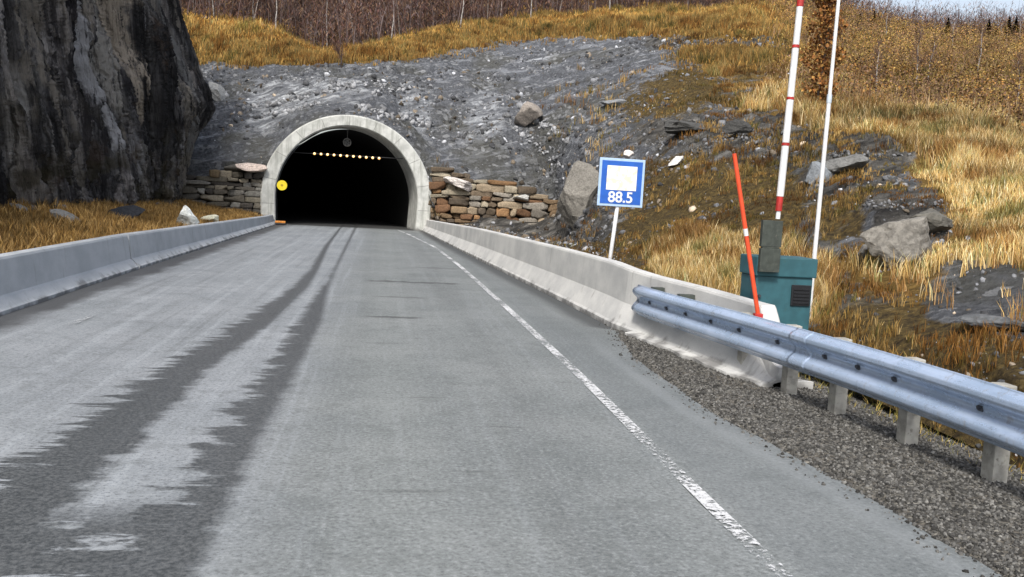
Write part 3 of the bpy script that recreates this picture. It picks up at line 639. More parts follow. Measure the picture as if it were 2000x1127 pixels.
def ring_bm(r0, r1, y0, y1, n=28):
    bm = bmesh.new(); rws = []
    for r, y in ((r0, y0), (r1, y0), (r1, y1), (r0, y1)):
        rws.append([bm.verts.new((r*math.cos(2*math.pi*k/n), y, r*math.sin(2*math.pi*k/n))) for k in range(n)])
    for i in range(4):
        a, b = rws[i], rws[(i+1) % 4]
        for k in range(n): bm.faces.new((a[k], a[(k+1) % n], b[(k+1) % n], b[k]))
    return bm
M['fan'] = mat_simple('dull_fan_metal', (.10,.10,.095), .7)
bm_obj('housing', ring_bm(.17, .21, 0, .5), M['fan'], e, smooth=False)
bm = bmesh.new()
for k in range(6):
    a = k*math.pi/3; d = Vector((math.cos(a), 0, math.sin(a))); s_v = Vector((-math.sin(a), .35, math.cos(a)))*.05
    q = [bm.verts.new(v) for v in (d*.02-s_v+Vector((0,.1,0)), d*.165-s_v+Vector((0,.1,0)), d*.165+s_v+Vector((0,.1,0)), d*.02+s_v+Vector((0,.1,0)))]; bm.faces.new(q)
bm_obj('blades', bm, M['fan'], e)
bm = bmesh.new(); tube(bm, (0, .25, .2), (0, .25, .62), .02, n=8); bm_obj('hanger', bm, M['fan'], e)
# yellow disc on the left springing
e = empty('round_sign', (-5.03, 47.28, 1.94), 'yellow round marker sign at the left edge of the tunnel mouth', 'sign')
bm = bmesh.new(); tube(bm, (0, -.02, 0), (0, .02, 0), .25, n=32); bm_obj('disc', bm, M['yellow'], e)
bm = bmesh.new(); tube(bm, (0, -.024, 0), (0, -.021, 0), .06, n=16); bm_obj('centre_mark', bm, mat_simple('dark_yellow', (.45,.30,.02)), e)
bm = bmesh.new(); box(bm, -.32, .05, .021, .05, -.03, .03); bm_obj('bracket', bm, M['bolt'], e)
e = empty('lane_marker', (-5.0, 46.6, 0), 'small orange marker lying at the left foot of the tunnel arch', 'marker')
bm = bmesh.new(); box(bm, -.28, .28, -.12, .12, .01, .09); bm_obj('base', bm, M['black'], e, bevel=.02)
bm = bmesh.new(); box(bm, -.24, .26, -.08, .08, .092, .20); bm_obj('body', bm, mat_simple('orange_faded', (.75,.28,.04)), e, bevel=.03)

# ------------------------------------------------------------------ dry stone walls beside the portal
def cube_template(n=5):
    bm = bmesh.new(); bmesh.ops.create_cube(bm, size=2); bmesh.ops.subdivide_edges(bm, edges=bm.edges[:], cuts=n-1, use_grid_fill=True); bmesh.ops.triangulate(bm, faces=bm.faces[:])
    bm.verts.index_update(); V = np.array([v.co[:] for v in bm.verts]); Fc = np.array([[v.index for v in f.verts] for f in bm.faces]); bm.free(); return V, Fc
BR = cube_template()
def stone(c, hw, hd, hh, rr):
    V = BR[0].copy(); V = V*(.90+.10*(1.15/np.maximum(np.linalg.norm(V, axis=1), 1.15)))[:, None]*1.03
    for k in range(6):
        n_ = rr.normal(size=3)*np.array([1, .5, 1]); n_ /= np.linalg.norm(n_); d = rr.uniform(.92, 1.35); s = V@n_; V = np.where((s > d)[:, None], V-(s-d)[:, None]*n_, V)
    V = V*np.array([hw, hd, hh]); V += rr.normal(size=V.shape)*min(hh, hw)*.05
    a = rr.normal()*.06; V = V@np.array([[math.cos(a), 0, -math.sin(a)], [0, 1, 0], [math.sin(a), 0, math.cos(a)]]); return V+c
def stone_wall(name, xa, xb, topf, z0, pal, Yf, label, seed, big=1.0, skip=None):
    rr = np.random.default_rng(seed); VV = []; FF = []; CC = []; off = 0; z = z0
    while z < 4.6:
        h = rr.uniform(.17, .42)*big; x = xa + rr.uniform(-.2, .1)
        while x < xb:
            w = rr.uniform(.3, 1.2)*big
            if rr.random() < .15: w *= 1.5
            cxx = x+w/2
            if z+h*.6 < topf(cxx) and cxx < xb+.1:
                hh = h*rr.uniform(.82, 1.15)
                V = stone(np.array([cxx, Yf(cxx)+rr.normal()*.05, z+h/2]), w/2*.98, .3, hh/2*1.02, rr)
                VV.append(V); FF.append(BR[1]+off); off += len(V)
                cc = np.array(pal[rr.integers(len(pal))])*rr.uniform(.65, 1.3); CC.append(np.repeat(cc[None], len(V), 0))
            x += w+rr.uniform(.0, .03)
        z += h
    o = np_obj(name, np.concatenate(VV), np.concatenate(FF), M['stone'], cols=np.clip(np.concatenate(CC), .01, .7), loc=(xa, 47.6, z0))
    tag(o, label, 'stone wall', 'dry stone walls flanking the tunnel'); return o
PL = [(.20,.18,.14), (.14,.125,.10), (.24,.21,.16), (.11,.10,.085), (.20,.15,.09), (.30,.29,.26), (.09,.08,.07), (.17,.16,.14)]
PR = [(.23,.165,.10), (.18,.125,.075), (.27,.215,.15), (.13,.10,.07), (.22,.20,.17), (.32,.28,.21), (.16,.09,.05), (.24,.14,.07), (.10,.08,.06)]
def zrow(pts, Y=47.6):
    q = [at(x, y, Y) for x, y in pts]; X_ = [v[0] for v in q]; Z_ = [v[2] for v in q]
    return lambda x: float(np.interp(x, X_, Z_)), X_[0], X_[-1]
fL, xa, xb = zrow([(325, 352), (345, 340), (400, 338), (450, 322), (520, 318)])
stone_wall('stone_wall', xa-.4, RC-4.2, fL, .15, PL, lambda x: 47.75, 'grey brown dry stone wall between the dark cliff and the concrete arch', 5)
fR, xa2, xb2 = zrow([(835, 318), (880, 324), (930, 348), (1000, 360), (1045, 376), (1085, 398)])
stone_wall('stone_wall', RC+4.22, xb2, fR, .1, PR, lambda x: 47.75-.04*(x-2.4)**1.3 if x > 2.4 else 47.75, 'rusty ochre dry stone wall right of the concrete arch', 9)
# dark backing behind the stones
bm = bmesh.new()
box(bm, xa-1.2, RC-4.27, 48.02, 48.5, -.3, 3.0); 
o = bm_obj('earth_bank', bm, M['hill']); tag(o, kind='structure')
bm = bmesh.new(); box(bm, RC+4.27, xb2-.6, 48.0, 48.5, -.3, 2.5)
o = bm_obj('earth_bank', bm, M['hill']); tag(o, kind='structure')

# ------------------------------------------------------------------ concrete barriers
def barrier(name, ys_, xf, prof, sgn, mat, label, hs_=None, endcut=None, group=None):
    secs = []; 
    for Y_ in ys_:
        x = xf(Y_); h = hs_(Y_) if hs_ else 1.0
        secs.append([Vector((x+sgn*a, Y_, (b if b <= 0 else b*h))) for a, b in prof])
    bm = bmesh.new(); o0 = Vector((xf(ys_[0]), ys_[0], 0))
    sweep(bm, [[p-o0 for p in s] for s in secs])
    o = bm_obj(name, bm, mat, bevel=0); o.location = o0
    if label: tag(o, label, 'barrier', group)
    return o
PRL = [(0,-.1),(0,.05),(.03,.075),(.13,.19),(.17,.215),(.235,.70),(.255,.735),(.42,.745),(.445,.72),(.47,.3),(.50,-.1)]
hL = lambda Y_: float(np.interp(Y_, [-6, 14, 21, 29.6, 44.8], [1.02, 1.02, 1.0, .86, .62]))
xL = lambda Y_: float(np.interp(Y_, [-6, 13, 21, 46], [-5.15, -5.15, -5.23, -5.2]))
barrier('concrete_barrier', np.linspace(-6, 20.95, 60), xL, PRL, -1, M['left_concrete'], 'left roadside concrete barrier, near section up to the dark joint', hL, group='concrete barriers along the left verge')
barrier('concrete_barrier', np.linspace(21.04, 47.35, 60), xL, PRL, -1, M['left_concrete'], 'left roadside concrete barrier, far section running to the tunnel arch', hL, group='concrete barriers along the left verge')
PRR = [(0,-.12),(0,.07),(.03,.10),(.17,.36),(.19,.40),(.22,.90),(.235,.93),(.40,.94),(.42,.91),(.44,.4),(.46,-.12)]
xR = lambda Y_: float(np.interp(Y_, [10.2,10.5,11.9,14.2,17.5,22.8,32.2,41.4,47.4], [4.28,4.22,4.05,3.68,3.54,3.25,2.74,2.3,1.98]))
hR = lambda Y_: float(np.interp(Y_, [9.9,10.0,10.35,11.8,13.4,15.2,18.8,24,30,43,47.4], [.25,.3,.93,.96,.98,1.05,1.04,1.0,.95,.70,.62]))
ysr = np.concatenate([[9.75, 9.85, 9.95, 10.05, 10.15, 10.25, 10.35], np.linspace(10.5, 47.38, 140)])
barrier('concrete_barrier', ysr, xR, PRR, 1, M['right_concrete'], 'pale concrete barrier on the right, running from the guardrail to the tunnel', hR)
# broken mortar foot where the barrier ends behind the rail
bm = bmesh.new()
pts = [(13.4, 3.66), (12.6, 3.80), (12.0, 3.93), (11.6, 3.93), (11.3, 4.03), (10.9, 4.02), (10.6, 4.09), (10.35, 4.1), (10.1, 4.22), (9.9, 4.28), (9.75, 4.42)]
sweep(bm, [[Vector((x, y, -.06)), Vector((x+.02, y, .045)), Vector((x+.10, y, .065)), Vector((x+.5, y, .08)), Vector((x+.5, y, -.06))] for y, x in pts])
o = bm_obj('mortar_foot', bm, M['right_concrete']); tag(o, 'jagged poured mortar foot under the near end of the right barrier', 'concrete footing')

# ------------------------------------------------------------------ guardrail
gr = empty('guardrail', (4.5, 7.5, 0), 'blue grey galvanised W beam guardrail on pale posts at the right', 'guardrail')
GX = [(-3, 4.55), (0, 4.62), (2, 4.62), (4, 4.6), (6, 4.60), (7.5, 4.53), (9.7, 4.30), (11.5, 4.06), (13.0, 3.86), (13.45, 3.83)]
def gx(Y_): return float(np.interp(Y_, [p[0] for p in GX], [p[1] for p in GX]))
gys = np.linspace(-3, 13.45, 120); gxs = np.array([gx(v) for v in gys]); k5 = np.ones(15)/15; gxs = np.convolve(np.pad(gxs, 7, 'edge'), k5, 'valid')
def gxx(Y_): return float(np.interp(Y_, gys, gxs))
def gz(Y_): return float(np.interp(Y_, [-3, 6, 10, 13.45], [.79, .79, .78, .775]))
Wp = []; H_ = .45
for k in range(41):
    u = k/40; z = -u*H_
    prof_ = [(0,.0),(.04,.0),(.10,-.055),(.17,-.085),(.25,-.085),(.33,-.06),(.42,-.012),(.5,.0),(.58,-.012),(.67,-.06),(.75,-.085),(.83,-.085),(.90,-.055),(.96,0),(1,.0)]
    Wp.append((float(np.interp(u, [p[0] for p in prof_], [p[1] for p in prof_])), z))
secs = []
for Y_ in gys:
    outer = [Vector((gxx(Y_)+a-4.5, Y_-7.5, gz(Y_)+b)) for a, b in Wp]
    inner = [Vector((gxx(Y_)+a-4.5+.006, Y_-7.5, gz(Y_)+b)) for a, b in reversed(Wp)]
    secs.append(outer+inner)
bm = bmesh.new(); sweep(bm, secs); beam = bm_obj('beam', bm, M['galv'], gr, smooth=True)
# rolled end shoe at the far end
bm = bmesh.new(); 
sweep(bm, [[Vector((gxx(13.45)-4.5+a*s_+d, 13.45-7.5+dy, gz(13.45)+b*s2-.205*(1-s2))) for a, b in Wp] + [Vector((gxx(13.45)-4.5+a*s_+d+.006, 13.45-7.5+dy, gz(13.45)+b*s2-.205*(1-s2))) for a, b in reversed(Wp)] for dy, d, s_, s2 in ((.004, 0, 1, 1), (.12, .03, .75, .92), (.22, .09, .4, .8), (.28, .16, .2, .7))])
bm_obj('end_shoe', bm, M['galv'], gr, smooth=True)
for Y_ in (1.2, 3.3, 5.1, 6.35, 7.45, 8.55, 9.45, 10.45, ):
    x = gxx(Y_)+.10
    bm = bmesh.new(); box(bm, x-4.5, x+.13-4.5, Y_-7.5-.075, Y_-7.5+.075, -.25, gz(Y_)-.02)
    bm_obj('post', bm, M['post'], gr, bevel=.012)
    bm = bmesh.new(); box(bm, x-4.5-.095, x-4.5-.003, Y_-7.5-.05, Y_-7.5+.05, gz(Y_)-.32, gz(Y_)-.1)
    bm_obj('spacer', bm, M['galv'], gr, bevel=.006)
for Y_ in (12.0, 12.9):
    bm = bmesh.new(); x = gxx(Y_)-4.5; box(bm, x+.01, xR(Y_)+.19-4.5, Y_-7.5-.06, Y_-7.5+.06, gz(Y_)-.30, gz(Y_)+.02); bm_obj('spacer', bm, M['bracket'], gr, bevel=.006)
for Y_ in (1.2, 3.3, 5.1, 5.55, 6.35, 7.45, 8.0, 8.55, 9.45, 10.3, 11.0, 11.7, 12.3, 12.9):
    bm = bmesh.new(); x = gxx(Y_)-4.5; z = gz(Y_)-.205
    box(bm, x-.012, x+.004, Y_-7.5-.028, Y_-7.5+.028, z-.03, z+.03); 
    tube(bm, (x-.034, Y_-7.5, z), (x-.008, Y_-7.5, z), .017, n=6); bm_obj('bolt', bm, M['bolt'], gr)
for Y_ in (4.6, 8.95):                               # lap joints
    bm = bmesh.new(); s2 = []
    for y in np.linspace(Y_-.16, Y_+.16, 9):
        s2.append([Vector((gxx(y)+a-4.5-.003, y-7.5, gz(y)+b)) for a, b in Wp]+[Vector((gxx(y)+a-4.5-.002, y-7.5, gz(y)+b)) for a, b in reversed(Wp)])
    sweep(bm, s2); bm_obj('lap_joint', bm, M['galv'], gr, smooth=True)

# ------------------------------------------------------------------ barrier gate cabinet, arm, white mast, orange stake
Yc0 = 11.0
tl_, tr_ = at(1478, 499, Yc0), at(1596, 508, Yc0)
cx0, cx1, ztop = tl_[0], tr_[0], (tl_[2]+tr_[2])/2
zcap = at(1535, 541, Yc0)[2]
cab = empty('barrier_cabinet', ((cx0+cx1)/2, Yc0, 0), 'teal metal control cabinet of the road gate, behind the guardrail', 'cabinet')
hw = (cx1-cx0)/2
bm = bmesh.new(); box(bm, -hw+.02, hw-.035, 0, .5, -.2, zcap-.002); bm_obj('housing', bm, M['teal'], cab, bevel=.012)
bm = bmesh.new(); box(bm, -hw, hw, -.03, .53, zcap, ztop); bm_obj('cap', bm, M['teal'], cab, bevel=.015)
v0 = at(1546, 556, Yc0); v1 = at(1580, 598, Yc0); vx0, vx1 = v0[0]-(cx0+cx1)/2, v1[0]-(cx0+cx1)/2
bm = bmesh.new()
box(bm, vx0, vx1, -.022, -.001, v1[2], v0[2]); gri = bm_obj('vent_frame', bm, M['black'], cab, bevel=.006)
bm = bmesh.new()
for k in range(5):
    z = v1[2]+.03+k*(v0[2]-v1[2]-.05)/5; box(bm, vx0+.025, vx1-.025, -.034, -.024, z, z+.018)
bm_obj('slat', bm, M['black'], gri)
bm = bmesh.new(); tube(bm, (-hw+.07, -.03, zcap-.25), (-hw+.07, 0, zcap-.25), .018); bm_obj('lock', bm, M['bolt'], cab)
b0 = at(1493, 430, Yc0-.15); b1 = at(1524, 533, Yc0-.15); bm_c = empty('gate_arm', ((b0[0]+b1[0])/2, Yc0-.12, b1[2]), 'raised red and white road gate arm standing upright above the teal cabinet', 'gate arm')
bw = (b1[0]-b0[0])/2; bh = b0[2]-b1[2]
bm = bmesh.new(); box(bm, -bw, bw, 0, .07, 0, bh*.46); box(bm, -bw*.86, bw*.86, .003, .067, bh*.46+.001, bh*.49); box(bm, -bw, bw, 0, .07, bh*.49+.001, bh); bm_obj('clamp_plate', bm, M['bracket'], bm_c, bevel=.006)
base = np.array(bm_c.location)
aA = at(1519, 428, Yc0-.09)-base; aB = at(1559, 45, Yc0-.09)-base; dirv = (aB-aA)/(428-45)
def armp(y): return aA + dirv*(428-y)
def seg(name, y0, y1, r, mat):
    bm = bmesh.new(); tube(bm, armp(y0), armp(y1), r, n=18); bm_obj(name, bm, mat, bm_c, smooth=False)
ry = [(428, 412, .028, 'white'), (412, 383, .040, 'red'), (383, 283, .044, 'white'), (283, 277, .047, 'red'), (277, 193, .043, 'white'), (193, 188, .046, 'red'), (188, 93, .041, 'white'), (93, 87, .045, 'red'), (87, 14, .039, 'white'), (14, -30, .041, 'red'), (-30, -140, .038, 'white')]
for y0, y1, r, mt in ry: seg('arm_segment' if mt == 'white' else 'red_band', y0-.3, y1+.3, r, M[mt])
# mast
mb = at(1590, 508, 11.75); mt_ = at(1639, -12, 11.75)
d = (mt_-mb)/(mt_[2]-mb[2]); foot = mb - d*(mb[2]+.1)
mast = empty('white_mast', tuple(foot), 'thin tall white pole standing behind the teal cabinet', 'pole')
q = d*1.0; bm = bmesh.new(); tube(bm, (0, 0, 0), tuple(d*3.6), .030, .028, n=16); bm_obj('lower_tube', bm, M['white'], mast)
bm = bmesh.new(); tube(bm, tuple(d*3.6), tuple(d*6.6), .024, .022, n=16); bm_obj('upper_tube', bm, M['white'], mast)
bm = bmesh.new(); tube(bm, tuple(d*3.55), tuple(d*3.66), .034, n=16); bm_obj('collar', bm, M['pole_white'], mast)
# orange stake
sb_ = at(1481, 618, 10.25); st_ = at(1434, 300, 10.25)
stk = empty('snow_stake', tuple(sb_), 'leaning orange snow stake with one white band, left of the teal cabinet', 'stake')
L_ = st_-sb_
bm = bmesh.new(); tube(bm, tuple(-L_*.16), tuple(L_*.50), .026, .026, n=14); bm_obj('shaft', bm, M['orange'], stk, smooth=False)
bm = bmesh.new(); tube(bm, tuple(L_*.501), tuple(L_*.545), .0265, n=14); bm_obj('reflective_band', bm, M['white'], stk)
bm = bmesh.new(); tube(bm, tuple(L_*.546), tuple(L_), .026, .024, n=14); bm_obj('shaft', bm, M['orange'], stk)
bm = bmesh.new(); p_ = L_*.01; box(bm, p_[0]-.05, p_[0]+.05, p_[1]-.035, p_[1]+.035, -.02, .035); bm_obj('clamp', bm, M['red'], stk, bevel=.008)

# ------------------------------------------------------------------ blue sign
YS = 16.2
cS = at(1213.5, 358, YS); sg = empty('information_sign', tuple(at(1192, 512, YS)-np.array([0, 0, .55])), 'square blue road sign with white panel reading 88.5 on a thin white post', 'sign')
o0 = np.array(sg.location)
tl2, tr2, br2, bl2 = [at(x, y, YS) for x, y in ((1173, 308), (1262, 312), (1253, 407), (1165, 400))]
ux = ((tr2-tl2)+(br2-bl2))/2; uy = ((tl2-bl2)+(tr2-br2))/2; cc_ = (tl2+tr2+br2+bl2)/4
Ws, Hs = np.linalg.norm(ux), np.linalg.norm(uy); ex = ux/Ws; ez = uy-ex*(uy@ex); ez /= np.linalg.norm(ez); ey = np.cross(ez, ex)
def splate(name, x0, x1, z0, z1, y0, y1, mat, parent, bev=.004, mtx=None):
    bm = bmesh.new(); box(bm, x0, x1, y0, y1, z0, z1); o = bm_obj(name, bm, mat, parent, bevel=bev)
    return o
MS = Matrix(((ex[0], ey[0], ez[0], (cc_-o0)[0]), (ex[1], ey[1], ez[1], (cc_-o0)[1]), (ex[2], ey[2], ez[2], (cc_-o0)[2]), (0, 0, 0, 1)))
if ey[1] < 0: MS = MS @ Matrix.Diagonal((1, -1, 1, 1))
def onsign(o): o.data.transform(MS); o.data.update(); return o
onsign(splate('border', -Ws/2, Ws/2, -Hs/2, Hs/2, -.006, .02, M['blue_edge'], sg, .008))
face = onsign(splate('panel', -Ws/2+.045, Ws/2-.045, -Hs/2+.045, Hs/2-.045, -.012, -.0065, M['blue'], sg, .002))
t = NT('sign_white_field'); P = t.obj(); n1_ = t.noise(P, 9, 3); 
c = t.mix(t.math('MULTIPLY', t.ss(n1_, .48, .6), .75), (.86,.86,.84), (.88,.78,.45)); c = t.mix(t.math('MULTIPLY', t.ss(t.noise(P, 14, 2), .58, .68), .35), c, (.80,.45,.42)); M['sfield'] = t.fin(c, .45)
wp = onsign(splate('white_field', -Ws*.33, Ws*.33, -Hs*.16, Hs*.345, -.018, -.0125, M['sfield'], face, .002))
tc = bpy.data.curves.new('frequency_text', 'FONT'); tc.body = '88.5'; tc.size = .27; tc.align_x = 'CENTER'; tc.align_y = 'CENTER'; tc.extrude = .003; tc.offset = .005
to = bpy.data.objects.new('frequency_text', tc); col.objects.link(to); bpy.context.view_layer.update()
dg = bpy.context.evaluated_depsgraph_get(); tm = bpy.data.meshes.new_from_object(to.evaluated_get(dg)); bpy.data.objects.remove(to)
tm.transform(MS @ Matrix.Translation((0, -.016, -Hs*.315)) @ Matrix.Rotation(R(90), 4, 'X')); tm.materials.clear(); tm.materials.append(M['white'])
link(bpy.data.objects.new('frequency_text', tm), face)
pt = at(1207, 404, YS)+np.array([0, .05, 0])-o0; pb_ = at(1192, 512, YS)+np.array([0, .05, 0])-o0; dd = (pt-pb_)/(pt[2]-pb_[2])
bm = bmesh.new(); tube(bm, tuple(pb_-dd*.75), tuple(pt+dd*.7), .036, n=16); bm_obj('post', bm, M['white'], sg, smooth=True)

# ------------------------------------------------------------------ boulders one can point to
def boulder(px, py, w, h, label, colr, seed, dpt=None, sink=.25, P=None, aniso=(1, .8), pale=None, rot=None):
    """px,py: foot centre in the photo; w,h: size in photo pixels"""
    if P is None: P = surf(px, py)
    s = P[1]/F; rr = np.random.default_rng(seed)
    V, Fc = rock_template(4, 13, seed)
    V = V/np.abs(V).max(0); n_ = ridged(V*1.6+seed, 4)[:, None]; V = V*(1+.10*n_) + V*fbm(V*6+seed, 3)[:, None]*.05
    V = V*np.array([w*s/2, w*s/2*aniso[1], h*s/2*(1+sink)])
    if rot:
        a = R(rot); V = V@np.array([[math.cos(a), 0, -math.sin(a)], [0, 1, 0], [math.sin(a), 0, math.cos(a)]])
    V[:, 2] += h*s/2*(1-sink*.6)
    o = np_obj('boulder', V, Fc, M['stone'], cols=np.tile(np.array(colr), (len(V), 1))*(1+.3*fbm(V*np.array([2, 2, 5])+seed, 4))[:, None]); o.location = tuple(P)
    for p in o.data.polygons: p.use_smooth = False
    return tag(o, label, 'boulder', 'boulders lying on the slopes')
def vsurf(px, py):
    X_, Y_, _ = project(VERGE.reshape(-1, 3)); k = np.argmin((X_-px)**2+(Y_-py)**2); return VERGE.reshape(-1, 3)[k]
boulder(0, 0, 50, 42, 'white boulder behind the left barrier in front of the stone wall', (.62,.64,.62), 31, P=vsurf(364, 446), rot=8)
boulder(0, 0, 40, 16, 'low pale yellowish slab beside the white boulder behind the left barrier', (.55,.54,.42), 32, P=vsurf(412, 437))
boulder(0, 0, 70, 30, 'dark rounded rock in the brown grass below the cliff', (.025,.027,.032), 33, P=vsurf(246, 434))
boulder(0, 0, 62, 18, 'flat grey slab lying tilted in the verge grass near the cliff foot', (.22,.215,.20), 34, P=vsurf(130, 436), rot=28)
boulder(0, 0, 40, 14, 'thin grey slab at the far left of the verge', (.20,.19,.17), 35, P=vsurf(35, 412), rot=25)
boulder(1130, 418, 100, 92, 'big grey brown boulder at the right end of the ochre stone wall', (.19,.18,.16), 36, rot=-16, sink=.6)
boulder(1760, 505, 165, 105, 'large cracked grey boulder in the golden grass at the right', (.20,.19,.17), 38, rot=-12)
boulder(1700, 512, 70, 50, 'small grey rock at the left foot of the large cracked boulder', (.17,.165,.155), 39)
boulder(1815, 450, 120, 50, 'flat dark ledge behind the large cracked boulder', (.12,.115,.10), 40)
boulder(1600, 360, 64, 44, 'blue grey rock seen between gate arm and white pole', (.17,.185,.20), 61, rot=-12)
boulder(1650, 330, 90, 34, 'grey ledge right of the white pole above the dark hollow', (.15,.15,.145), 42, rot=-15)
boulder(1226, 306, 26, 16, 'small whitish stone just above the blue sign', (.62,.58,.55), 43)
boulder(1318, 318, 42, 14, 'slender pale stone right of the blue sign top', (.55,.54,.52), 44, rot=-28)
boulder(1030, 246, 62, 42, 'rounded brownish hump on the scree above the right stone wall', (.24,.215,.19), 45)
boulder(425, 190, 52, 22, 'smooth pale slab beside the cliff edge on the scree', (.34,.34,.33), 46, rot=42)
boulder(905, 372, 70, 16, 'whitish flat slab on top of the ochre stone wall', (.52,.48,.45), 47, P=np.array([*at(900, 368, 47.5)]), rot=14)
boulder(485, 332, 66, 15, 'pinkish white coping slab on the left stone wall by the arch', (.60,.50,.44), 48, P=at(486, 333, 47.5), rot=0)
boulder(1022, 390, 42, 12, 'bright white flat stone at the right end of the ochre wall', (.66,.66,.63), 49, P=at(1022, 391, 47.2))
boulder(1945, 640, 150, 28, 'low dark gravelly rock at the right frame edge', (.10,.105,.11), 50)
boulder(1435, 262, 60, 26, 'dark rock ledge on the slope left of the gate arm', (.06,.06,.058), 51)
boulder(1330, 258, 90, 24, 'long dark rock band above the blue sign', (.075,.075,.072), 52)
boulder(1200, 205, 50, 14, 'low grey rock rib in the upper scree right of the tunnel', (.2,.21,.22), 53)

# ------------------------------------------------------------------ scattering on the hillside
A0, A1, A2, A3 = HP[:-1, :-1], HP[1:, :-1], HP[1:, 1:], HP[:-1, 1:]
area = .5*np.linalg.norm(np.cross(A2-A0, A3-A1), axis=-1)
cdist = np.linalg.norm((A0+A2)/2-CAM, axis=-1)
Pc = ((A0+A2)/2).reshape(-1, 3); qx, qy, qw = project(Pc)
vis = (((qx > -60) & (qx < 2150) & (qy > -80) & (qy < 1150)) + .3*((qx >= 2150) & (qx < 3400) & (qy > -300) & (qy < 2200))).reshape(area.shape)*(qw.reshape(area.shape) > 1)
zq = {k: HZ[:-1, :-1, i] for i, k in enumerate(ZK)}
def sample(weight, n, power=0.0):
    w = (area*weight*vis/cdist**power).ravel(); w = np.maximum(w, 0); w /= w.sum()
    k = rng.choice(len(w), n, p=w); a, b = rng.random((2, n, 1))
    f = lambda A: A.reshape(-1, 3)[k]
    P = (f(A0)*(1-a)+f(A1)*a)*(1-b)+(f(A3)*(1-a)+f(A2)*a)*b
    return P, k
patch = fbm(Pc*.8, 3).reshape(area.shape); patch2 = fbm(Pc*.22+9, 3).reshape(area.shape)
# scree stones
P, k = sample((zq['S']+zq['L'])*1.0 + zq['R']*1.1 + zq['D']*.45 + .004*zq['G'], 36000, 1.1)
P = P[rng.random(len(P)) < np.clip(.35+1.8*fbm(P*.5+3, 3), .04, 1)]
d = np.linalg.norm(P-CAM, axis=1); sz = (.022+.15*rng.random(len(P))**6)*np.clip(d/38, .35, 1.2)
g_ = .05+.20*rng.random(len(P))**1.8; g_ = np.where(rng.random(len(P)) < .06, .35+.25*rng.random(len(P)), g_)
tint = np.where(rng.random((len(P), 1)) < .2, np.array([[1.15, .95, .72]]), np.array([[.97, 1.0, 1.06]]))
colS = np.clip(g_[:, None]*tint, .01, .7)
ribs = [(480,212,700,160,90,.20),(520,222,640,196,50,.16),(700,205,840,244,80,.2),(720,182,800,170,40,.14),(880,275,1010,215,60,.13),(1010,205,1060,245,40,.22),(1060,235,1110,275,40,.2),(560,150,760,165,60,.12),(900,220,1000,190,40,.12),(1000,240,1100,330,50,.15),(400,140,440,190,30,.2),(1180,300,1300,270,50,.12),(1280,330,1420,270,60,.14),(1400,250,1560,300,60,.14),(1580,380,1640,300,50,.17),(1620,300,1780,300,50,.14),(1680,400,1850,395,70,.16),(1760,450,1850,500,60,.12),(1660,500,1700,470,30,.12)]
rp = []; rs = []; rc = []
for x0_, y0_, x1_, y1_, n_, sz_ in ribs:
    for q_ in range(n_):
        f_ = rng.random(); rp.append(surf(x0_+(x1_-x0_)*f_+rng.normal()*4, y0_+(y1_-y0_)*f_+rng.normal()*3)); rs.append(sz_*(.3+.8*rng.random())*rp[-1][1]/50); rc.append((.14+.28*rng.random())*(1 if y0_ < 260 and x0_ < 1150 else .55))
P = np.concatenate([P, np.array(rp)]); sz = np.concatenate([sz, np.array(rs)]); colS = np.concatenate([colS, np.array(rc)[:, None]*np.array([[.98, 1, 1.04]])])
scatter_rocks('scree_stones', P, sz, colS, M['stone'], (.3, 1.5))
# rubble at the cliff foot and verge
n = 900; kk = rng.integers(0, 420*70, n); Pv = VERGE.reshape(-1, 3)[kk]; Pv = Pv[(rng.random(n) < np.clip((-Pv[:, 0]-8.0)/2.2, .03, 1))]
g_ = .04+.16*rng.random(len(Pv))**1.5
scatter_rocks('cliff_foot_rubble', Pv, .04+.22*rng.random(len(Pv))**3, g_[:, None]*np.array([[1, .98, .93]]), M['stone'])

def blades(name, P, h, w, colr, mat, lean=.35, tipc=1.35, curl=.5, zoff=None, mul=1):
    n = len(P); a = rng.random(n)*2*np.pi; side = np.stack([np.cos(a), np.sin(a), a*0], -1)*w[:, None]/2
    b = rng.random(n)*2*np.pi; ln = lean*rng.random(n)**.7*h; off = np.stack([np.cos(b)*ln, np.sin(b)*ln, h*0], -1)
    up = np.stack([h*0, h*0, h], -1); P0 = P if zoff is None else P+np.stack([h*0, h*0, zoff], -1)
    mid = P0+up*.55+off*(.35); tip = P0+up*(1-.12*curl)+off
    V = np.stack([P0-side, P0+side, mid-side*.75, mid+side*.75, tip], 1).reshape(-1, 3)
    i = np.arange(n)[:, None]*5; Fc = np.stack([i+0, i+1, i+3, i+0, i+3, i+2, i+2, i+3, i+4], -1).reshape(-1, 3)
    cl = np.stack([colr*.75, colr*.75, colr, colr, colr*tipc], 1).reshape(-1, 3)
    o = np_obj(name, V, Fc, mat, cols=np.clip(cl, 0, .9)); tag(o, kind='stuff'); return o
t = NT('dry_blades'); t.b.inputs['Transmission Weight'].default_value = 0; M['blade'] = t.fin(t.attr('Col'), .8, spec=.2)
def pal(n, cols_, w=None, j=.2):
    cols_ = np.array(cols_); k = rng.choice(len(cols_), n, p=w); return cols_[k]*(1+j*rng.normal(size=(n, 1)))
def tufts(P, per, rad):
    n = len(P); Q = np.repeat(P, per, 0); a = rng.random(n*per)*6.283; r = rad*rng.random(n*per)**.6*np.repeat(np.clip(np.linalg.norm(P-CAM, axis=1)/25, .5, 2), per)
    Q = Q + np.stack([np.cos(a)*r, np.sin(a)*r, a*0-.02], -1); return Q
GOLD = [(.44,.30,.11), (.54,.40,.19), (.33,.205,.065), (.22,.14,.05), (.66,.53,.31)]
